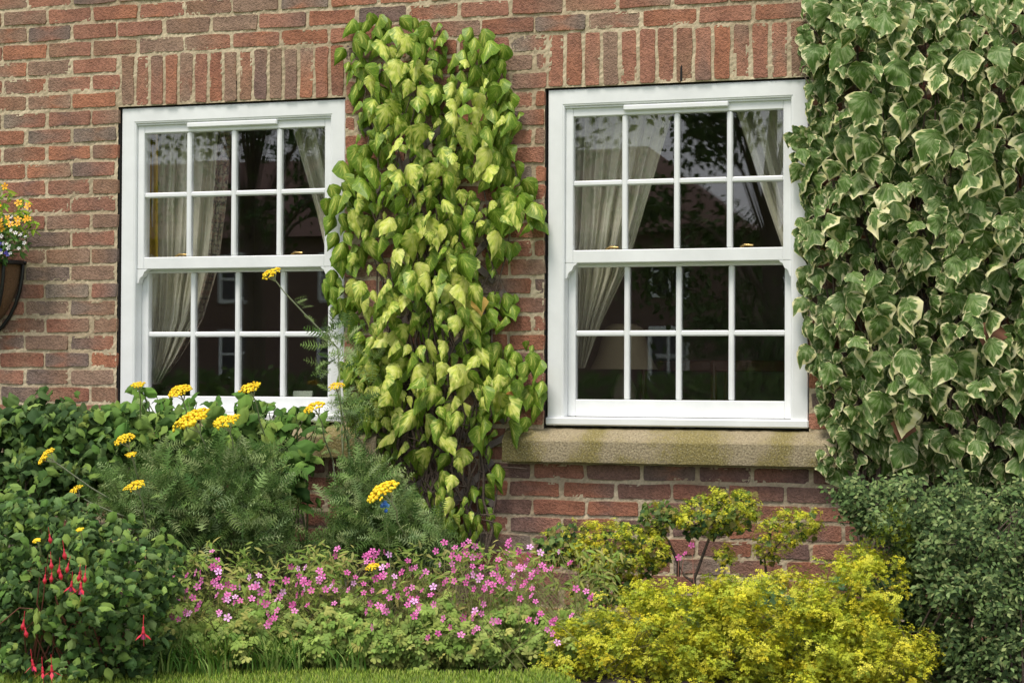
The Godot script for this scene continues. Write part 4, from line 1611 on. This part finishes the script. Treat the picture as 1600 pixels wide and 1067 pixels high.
# ================================================================ flower basket on the wall
func build_basket() -> void:
	rng.seed = 401
	var c := at(-36, 412, 0.0)
	var o := thing("wall_basket", "black iron wall basket with brown fibre liner at the picture's left edge", "basket", c)
	var rx := 0.235
	var rz := 0.2
	var rail := MB.new()
	var pts: Array = []
	var rad: Array = []
	for k in 15:
		var a := PI * k / 14.0
		pts.append(Vector3(cos(a) * rx, 0, 0.012 + sin(a) * rz))
		rad.append(0.011)
	rail.tube(pts, rad, 6)
	rail.tube([Vector3(-rx - 0.012, 0, 0.008), Vector3(rx + 0.012, 0, 0.008)], [0.008, 0.008], 6)
	put(rail.mesh(), "rim", M.iron, o)
	for k in 7:
		var a := PI * k / 6.0
		var bar := MB.new()
		var q: Array = []
		var r2: Array = []
		for s in 9:
			var t := s / 8.0
			var out := cos(t * PI / 2)
			q.append(Vector3(cos(a) * (rx * out + 0.02 * (1 - out)), -0.33 * sin(t * PI / 2), 0.012 + sin(a) * rz * out))
			r2.append(0.008)
		bar.tube(q, r2, 6)
		put(bar.mesh(), "bar", M.iron, o)
	var liner := MB.new()
	liner.grid(14, 26, func(s, t):
		var a: float = PI * s
		var out := cos(t * PI / 2) * 0.95
		return Vector3(cos(a) * rx * out, 0.01 - 0.31 * sin(t * PI / 2), 0.01 + sin(a) * rz * out) + Vector3.ONE * rnd(-0.003, 0.003))
	put(liner.mesh(), "liner", M.coir, o)
	var soil := MB.new()
	var mid := soil.vert(Vector3(0, -0.015, 0.08))
	var prev := -1
	for k in 15:
		var a := PI * k / 14.0
		var id := soil.vert(Vector3(cos(a) * rx * 0.94, -0.02, 0.01 + sin(a) * rz * 0.94))
		if prev >= 0:
			soil.tri(mid, id, prev)
		prev = id
	put(soil.mesh(), "potting_soil", M.soil, o)
	# bedding plants in it
	var lance := small_leaf([[0.0, 0.04], [0.3, 0.16], [0.65, 0.12], [1.0, 0.0]], 0.3, 0.3)
	var five := flower_mesh()
	var kinds := [
		["bedding_plant", "orange-yellow daisy-like bedding flowers spilling over the wall basket", rgb(246, 176, 20), poly([-120, 330, -60, 285, 0, 286, 40, 315, 62, 345, 50, 365, 20, 370, -30, 365, -100, 380]), 46, 0.032, [rgb(120, 150, 44), rgb(140, 160, 50), rgb(100, 134, 40)], 520],
		["bedding_plant", "small white bedding flowers at the edge of the wall basket", rgb(226, 226, 220), poly([-40, 370, 20, 335, 38, 350, 42, 385, 30, 400, -40, 400]), 26, 0.017, [rgb(90, 124, 60), rgb(76, 108, 50)], 260],
		["bedding_plant", "deep blue trailing bedding flowers in the wall basket", rgb(66, 56, 160), poly([-70, 380, 0, 375, 14, 395, 8, 412, -70, 415]), 34, 0.018, [rgb(72, 104, 48), rgb(60, 92, 44)], 200]]
	for s in kinds:
		var p := thing(s[0], s[1], "flowers", c + Vector3(0, -0.012, 0.09), "bedding plants in the wall basket")
		var leaves := spread(s[3], 0.04, 0.24, s[7], 30.0, 0.6)
		leafy(p, leaves, lance, 0.02, 0.045, s[6], M.foliage, 0.5)
		var m := mat(s[2], 0.6, true)
		for q in spread(s[3], 0.12, 0.27, s[4], 30.0, 0.3):
			put(five, "flower", m, p, Transform3D(leaf_basis(Vector3(rnd(-0.5, 0.7), rnd(0.1, 0.9), 1), Vector3(rnd(-1, 1), -1, 0), Vector3.ONE * float(s[5]) * rnd(0.8, 1.2)), q - p.position))
		var b := MB.new()
		for k in 24:
			var l: Vector3 = leaves[k] - p.position
			b.tube([Vector3(l.x * 0.4, 0, 0), l * 0.5 + Vector3(0, 0.02, 0), l], [0.002, 0.0016, 0.001], 4)
		put(b.mesh(), "stem", M.greenstem, p)


# ================================================================ ground
func edge_z(x: float) -> float:
	return 0.635 - 0.3036 * x + 0.012 * sin(x * 9.0) + maxf(0.0, x + 1.6) * 1.8 + maxf(0.0, -3.22 - x) * 2.2


func build_ground() -> void:
	rng.seed = 501
	var n := noise(51, 6.0, 4)
	var b := MB.new()
	b.grid(70, 150, func(s, t):
		var x := lerpf(-6.0, 1.5, s)
		var z := lerpf(-0.02, 2.9, t)
		var d: float = z - edge_z(x)
		return Vector3(x, 0.03 * n.get_noise_2d(x, z) - 0.015 + (-0.05 if d > 0.05 else 0.0), z))
	tag(put(b.mesh(), "soil_bed", M.soil), "", "", "", "structure")
	var g := MB.new()
	g.grid(2, 160, func(s, t):
		var x := lerpf(-7.0, 2.5, s)
		return Vector3(x, 0.0, edge_z(x) if t < 0.5 else 4.0))
	tag(put(g.mesh(), "lawn", M.lawn), "", "", "", "structure")
	var far := MB.new()
	far.fquad(Vector3(-150, -0.12, 150), Vector3(150, -0.12, 150), Vector3(150, -0.12, -30), Vector3(-150, -0.12, -30))
	tag(put(far.mesh(), "ground", M.lawn), "", "", "", "structure")
	var xf: Array = []
	var cols: Array = []
	var bl := MB.new()
	blade(bl, Vector3.ZERO, Vector3(1, 0, 0), 1.0, 0.07, 0.45)
	for k in 26000:
		var x := rnd(-4.3, -0.7)
		var z := edge_z(x) - 0.02 + pow(rng.randf(), 1.2) * 0.4
		xf.append(Transform3D(Basis(Vector3.UP, rnd(0, TAU)).scaled(Vector3(1, 1, 1) * rnd(0.012, 0.024)), Vector3(x, 0, z)))
		cols.append(vary([rgb(126, 150, 54), rgb(142, 164, 62), rgb(108, 136, 48), rgb(156, 166, 80)][rng.randi() % 4], 0.15))
	tag(copies("grass", bl.mesh(), xf, cols, M.foliage), "short mown green grass along the edge of the flower bed", "grass")


# ================================================================ what the window panes mirror: the far side of the garden
func build_opposite() -> void:
	rng.seed = 601
	var o := thing("opposite_house", "brick house with white windows across the garden, mirrored in the panes", "house", Vector3(-20.0, -0.1, 45.0))
	var w := MB.new()
	w.box(Vector3(-18, 0, 0), Vector3(11, 5.3, 7), 0.02)
	put(w.mesh(), "wall", M.farbrick, o)
	var r := MB.new()
	var A := [Vector3(-18.4, 5.3, -0.4), Vector3(11.4, 5.3, -0.4), Vector3(11.4, 5.3, 7.4), Vector3(-18.4, 5.3, 7.4), Vector3(-15, 8.2, 3.5), Vector3(7.6, 8.2, 3.5)]
	var mid := Vector3(-4, 6, 3.5)
	r.out_quad(A[0], A[1], A[5], A[4], mid)
	r.out_quad(A[3], A[2], A[5], A[4], mid)
	r.out_tri(A[0], A[3], A[4], mid)
	r.out_tri(A[1], A[2], A[5], mid)
	r.out_quad(A[0], A[1], A[2], A[3], mid)
	put(r.mesh(), "roof", M.roof, o)
	for x in [-15.5, -12.0, -8.5, -5.0, -1.5, 2.0, 5.5, 9.0]:
		for y in [0.9, 3.3]:
			var f := holder("window", o, Vector3(x, y, -0.03))
			var fr := MB.new()
			fr.box(Vector3(-0.62, -0.05, -0.04), Vector3(-0.5, 1.5, 0.02), 0.01)
			fr.box(Vector3(0.5, -0.05, -0.04), Vector3(0.62, 1.5, 0.02), 0.01)
			fr.box(Vector3(-0.5, 1.38, -0.04), Vector3(0.5, 1.5, 0.02), 0.01)
			fr.box(Vector3(-0.5, -0.05, -0.04), Vector3(0.5, 0.07, 0.02), 0.01)
			fr.box(Vector3(-0.5, 0.68, -0.03), Vector3(0.5, 0.76, 0.015), 0.01)
			fr.box(Vector3(-0.04, 0.07, -0.03), Vector3(0.04, 0.68, 0.015), 0.01)
			fr.box(Vector3(-0.04, 0.76, -0.03), Vector3(0.04, 1.38, 0.015), 0.01)
			put(fr.mesh(), "frame", M.paint, f)
			var g := MB.new()
			g.box(Vector3(-0.5, 0.07, 0.0), Vector3(0.5, 1.38, 0.01), 0.002)
			put(g.mesh(), "pane", M.darkglass, f)
	var leaf := small_leaf([[0.0, 0.05], [0.4, 0.35], [1.0, 0.0]], 0.3, 0.2)
	for t in [[-8.6, 21.0, 5.0, 2.4, 7.2, 2600, "tall open-crowned garden tree with the sky showing through, mirrored in the panes"], [-5.2, 27.0, 3.4, 2.6, 8.0, 9500, "dense dark garden tree mirrored beside the variegated ivy"], [-16.0, 27.0, 5.2, 2.8, 8.2, 2900, "broad garden tree mirrored in the basket window's upper panes"], [-27.0, 36.0, 6.0, 3.0, 9.5, 5000, "far garden tree mirrored at the edge of the basket window"]]:
		var tr := thing("garden_tree", t[6], "tree", Vector3(t[0], -0.12, t[1]), "trees across the garden")
		var k := MB.new()
		var top: float = t[4]
		k.tube([Vector3.ZERO, Vector3(0.1, top * 0.3, 0), Vector3(-0.05, top * 0.6, 0.1), Vector3(0.1, top * 0.9, 0)], [0.26, 0.2, 0.13, 0.03], 8)
		var clumps: Array = []
		for q in 26:
			var a := rnd(0, TAU)
			var h := rnd(t[2] - (2.8 if t[2] < 4.0 else 1.2), top)
			var rr: float = t[3] * sqrt(1.0 - pow((h - t[2]) / (top - t[2] + 0.6) * 0.9, 2.0)) * rnd(0.5, 1.0)
			var p := Vector3(cos(a) * rr, h, sin(a) * rr)
			clumps.append(p)
			k.tube([Vector3(0, h * 0.6, 0), p * Vector3(0.5, 0.88, 0.5), p], [0.06, 0.035, 0.012], 5)
		put(k.mesh(), "trunk", M.bark, tr)
		var xf: Array = []
		var cols: Array = []
		for q in int(t[5]):
			var c: Vector3 = clumps[rng.randi() % clumps.size()]
			var d := Vector3(rng.randfn(), rng.randfn() * 0.7, rng.randfn()) * 0.42
			xf.append(Transform3D(leaf_basis(Vector3(rnd(-1, 1), rnd(0, 1), rnd(-1, 1)), Vector3(rnd(-1, 1), -0.6, rnd(-1, 1)), Vector3.ONE * rnd(0.11, 0.2)), c + d))
			cols.append(vary(rgb(74, 96, 48), 0.3))
		copies("crown", leaf, xf, cols, M.foliage, tr)
	var hd := thing("hedge", "clipped green hedge along the far side of the lawn, mirrored low in the panes", "hedge", Vector3(-12, -0.12, 16))
	var hx: Array = []
	var hc: Array = []
	for q in 9000:
		var p := Vector3(rnd(-11, 9), rnd(0.0, 1.15), rnd(-0.4, 0.4))
		hx.append(Transform3D(leaf_basis(Vector3(rnd(-1, 1), rnd(0, 1), -1), Vector3(rnd(-1, 1), -0.6, rnd(-1, 1)), Vector3.ONE * rnd(0.08, 0.15)), p))
		hc.append(vary(rgb(84, 108, 50), 0.25))
	copies("foliage", leaf, hx, hc, M.foliage, hd)


# ================================================================ materials
func build_materials() -> void:
	var bg := grain(1, 512, [[0.016, 0.7], [0.06, 1.0], [0.16, 1.0], [0.35, 0.6]], 0.45, 1.2, 2.3)
	M.brick = textured(mat(Color.WHITE, 0.9, true), bg, 2.1, 0.35)
	var mg := grain(11, 512, [[0.05, 0.6], [0.2, 1.0], [0.45, 0.9]], 0.62, 1.1)
	M.mortar = textured(mat(Color.WHITE, 0.95, true), mg, 2.6, 0.2)
	M.core = mat(Color(0.05, 0.045, 0.04), 0.95)
	M.stone = stone_mat()
	M.paint = textured(mat(Color(0.86, 0.875, 0.875), 0.38), grain(31, 256, [[0.008, 1.0], [0.06, 0.35]], 0.9, 1.0), 1.3)
	M.glass = mat(Color(0.02, 0.02, 0.02, 1), 0.0)
	M.glass.transparency = BaseMaterial3D.TRANSPARENCY_ALPHA
	M.glass.albedo_color.a = 0.0
	M.glass.metallic_specular = 0.5
	M.black = mat(Color(0.01, 0.01, 0.01), 0.9)
	M.brass = mat(Color(0.7, 0.5, 0.2), 0.3)
	M.brass.metallic = 0.9
	M.room = mat(Color(0.3, 0.27, 0.22), 0.9)
	M.carpet = mat(Color(0.09, 0.06, 0.045), 0.95)
	M.wood = mat(Color(0.13, 0.065, 0.03), 0.35)
	var cloth := grain(41, 256, [[0.05, 1.0], [0.4, 0.7]], 0.78, 1.0)
	M.curtain = textured(mat(Color(0.74, 0.73, 0.58), 0.85), cloth, 3.0)
	M.curtain.backlight_enabled = true
	M.curtain.backlight = Color(0.3, 0.3, 0.24)
	M.yellow = textured(mat(Color(0.62, 0.42, 0.03), 0.8), cloth, 3.0)
	M.border = border_mat()
	M.slat = textured(mat(Color(0.17, 0.14, 0.12), 0.85), grain(43, 256, [[0.03, 1.0], [0.2, 0.6]], 0.6, 1.1), 3.0, 0.1)
	M.bark = textured(mat(Color(0.15, 0.11, 0.08), 0.9), grain(44, 256, [[0.06, 1.0]], 0.5, 1.1), 5.0, 0.1)
	M.twig = mat(Color(0.11, 0.09, 0.05), 0.8)
	M.greenstem = mat(Color(0.12, 0.17, 0.05), 0.6)
	M.palestem = mat(Color(0.4, 0.42, 0.27), 0.7)
	M.olivestem = mat(Color(0.2, 0.19, 0.07), 0.7)
	M.redstem = mat(Color(0.22, 0.08, 0.05), 0.6)
	M.foliage = foliage_mat(0.72)
	M.dead = mat(Color(0.2, 0.085, 0.045), 0.8)
	M.petal = mat(Color.WHITE, 0.7, true)
	M.petal.backlight_enabled = true
	M.petal.backlight = Color(0.2, 0.18, 0.1)
	M.fuchsia = mat(Color.WHITE, 0.4, true)
	M.iron = mat(Color(0.012, 0.012, 0.013), 0.4)
	M.coir = textured(mat(Color(0.22, 0.12, 0.06), 0.95), grain(45, 256, [[0.1, 1.0], [0.4, 1.0]], 0.4, 1.2), 4.0, 0.4)
	M.soil = textured(mat(Color(0.055, 0.04, 0.03), 0.95), grain(46, 256, [[0.08, 1.0], [0.3, 1.0]], 0.5, 1.3), 2.0, 0.8)
	M.lawn = textured(mat(Color(0.14, 0.2, 0.04), 0.9), grain(47, 256, [[0.08, 1.0], [0.4, 1.0]], 0.6, 1.2), 1.5, 0.3)
	M.farbrick = textured(mat(Color(0.2, 0.125, 0.1), 0.9), bg, 0.5)
	M.roof = textured(mat(Color(0.15, 0.075, 0.058), 0.85), bg, 0.4)
	M.darkglass = mat(Color(0.02, 0.022, 0.025), 0.08)


# buff stone with speckle and patches of green-gold algae
func stone_mat() -> StandardMaterial3D:
	var size := 512
	var im := Image.create(size, size, false, Image.FORMAT_RGB8)
	var bump_ := Image.create(size, size, false, Image.FORMAT_L8)
	var a := noise(22, 0.006, 4).get_seamless_image(size, size)
	var f := noise(23, 0.11, 3).get_seamless_image(size, size)
	var g := noise(24, 0.2, 2).get_seamless_image(size, size)
	for y in size:
		for x in size:
			var s := f.get_pixel(x, y).r
			var k := smoothstep(0.3, 0.62, a.get_pixel(x, y).r * 0.75 + s * 0.25)
			var e := g.get_pixel(x, y).r
			var c := rgb(156, 142, 114).lerp(rgb(132, 120, 72), k)
			c = c * (0.55 + 0.85 * s)
			c = c.lerp(rgb(186, 178, 150), smoothstep(0.68, 0.8, e) * 0.7)
			c = c.lerp(rgb(70, 64, 44), smoothstep(0.68, 0.82, 1.0 - e) * 0.7)
			im.set_pixel(x, y, c.linear_to_srgb())
			bump_.set_pixel(x, y, Color(s, s, s))
	return textured(mat(Color.WHITE, 0.95), [ImageTexture.create_from_image(im), ImageTexture.create_from_image(bump_)], 1.35, 0.2)


func border_mat() -> StandardMaterial3D:
	var size := 256
	var im := Image.create(size, size, false, Image.FORMAT_RGB8)
	var f := noise(25, 0.05, 2, FastNoiseLite.TYPE_CELLULAR).get_seamless_image(size, size)
	var g := noise(26, 0.03, 2).get_seamless_image(size, size)
	for y in size:
		for x in size:
			var c := rgb(170, 166, 142).lerp(rgb(78, 74, 74), smoothstep(0.35, 0.6, f.get_pixel(x, y).r))
			c = c.lerp(rgb(150, 104, 92), smoothstep(0.58, 0.7, g.get_pixel(x, y).r) * 0.6)
			im.set_pixel(x, y, c.linear_to_srgb())
	return textured(mat(Color.WHITE, 0.85), [ImageTexture.create_from_image(im), null], 4.0)


# ================================================================
func _ready() -> void:
	cam_basis = Basis.from_euler(Vector3(PITCH, YAW, ROLL))
	var cam := Camera3D.new()
	cam.name = "camera"
	cam.fov = rad_to_deg(2.0 * atan(533.5 / FOCAL))
	cam.near = 0.05
	cam.far = 400.0
	cam.transform = Transform3D(cam_basis, EYE)
	add_child(cam)
	cam.current = true
	var env := Environment.new()
	env.background_mode = Environment.BG_SKY
	env.tonemap_mode = Environment.TONE_MAPPER_LINEAR
	env.tonemap_exposure = 1.38
	env.sdfgi_enabled = true
	env.ssao_enabled = true
	env.ssil_enabled = true
	var sky := ProceduralSkyMaterial.new()
	sky.sky_top_color = Color(0.76, 0.79, 0.85)
	sky.sky_horizon_color = Color(0.9, 0.9, 0.9)
	sky.sky_curve = 0.2
	sky.ground_bottom_color = Color(0.3, 0.32, 0.22)
	sky.ground_horizon_color = Color(0.5, 0.52, 0.45)
	sky.sky_energy_multiplier = 1.04
	env.sky = Sky.new()
	env.sky.sky_material = sky
	var we := WorldEnvironment.new()
	we.name = "world"
	we.environment = env
	add_child(we)
	var sun := DirectionalLight3D.new()
	sun.name = "sun"
	sun.light_energy = 0.75
	sun.light_angular_distance = 20.0
	sun.light_color = Color(1.0, 0.97, 0.93)
	sun.shadow_enabled = true
	sun.look_at_from_position(Vector3(-0.9, 9.0, 4.6), Vector3(0, 0, 0))
	add_child(sun)

	ivy_mid = poly([538, 62, 548, 42, 580, 34, 625, 38, 665, 36, 692, 52, 690, 105, 706, 110, 714, 62, 740, 52, 776, 58, 790, 80, 782, 130, 800, 145, 800, 168, 822, 200, 802, 232, 808, 285, 846, 305, 852, 350, 824, 362, 818, 385, 775, 405, 800, 440, 806, 470, 795, 505, 768, 525, 782, 548, 828, 538, 850, 590, 846, 640, 824, 668, 790, 680, 766, 705, 785, 745, 760, 780, 774, 830, 786, 858, 700, 850, 650, 800, 655, 770, 625, 735, 590, 715, 565, 680, 545, 645, 530, 590, 552, 545, 530, 500, 500, 452, 528, 425, 524, 362, 508, 330, 526, 270, 548, 232, 558, 190, 553, 140, 534, 110])
	ivy_right = poly([1246, 62, 1258, 10, 1262, -60, 1720, -60, 1720, 800, 1600, 795, 1500, 770, 1420, 765, 1345, 752, 1292, 755, 1272, 712, 1300, 700, 1288, 660, 1272, 620, 1262, 560, 1252, 480, 1248, 420, 1240, 385, 1256, 330, 1250, 290, 1234, 215, 1254, 190, 1262, 130, 1250, 95])
	rng.seed = 1
	lump = noise(77, 0.018, 3)
	build_materials()
	rng.seed = 2
	build_ground()
	rng.seed = 3
	build_house()
	build_room()
	build_opposite()
	build_inside()
	build_trellis()
	build_ivy_mid()
	build_ivy_right()
	build_basket()
	build_garden()
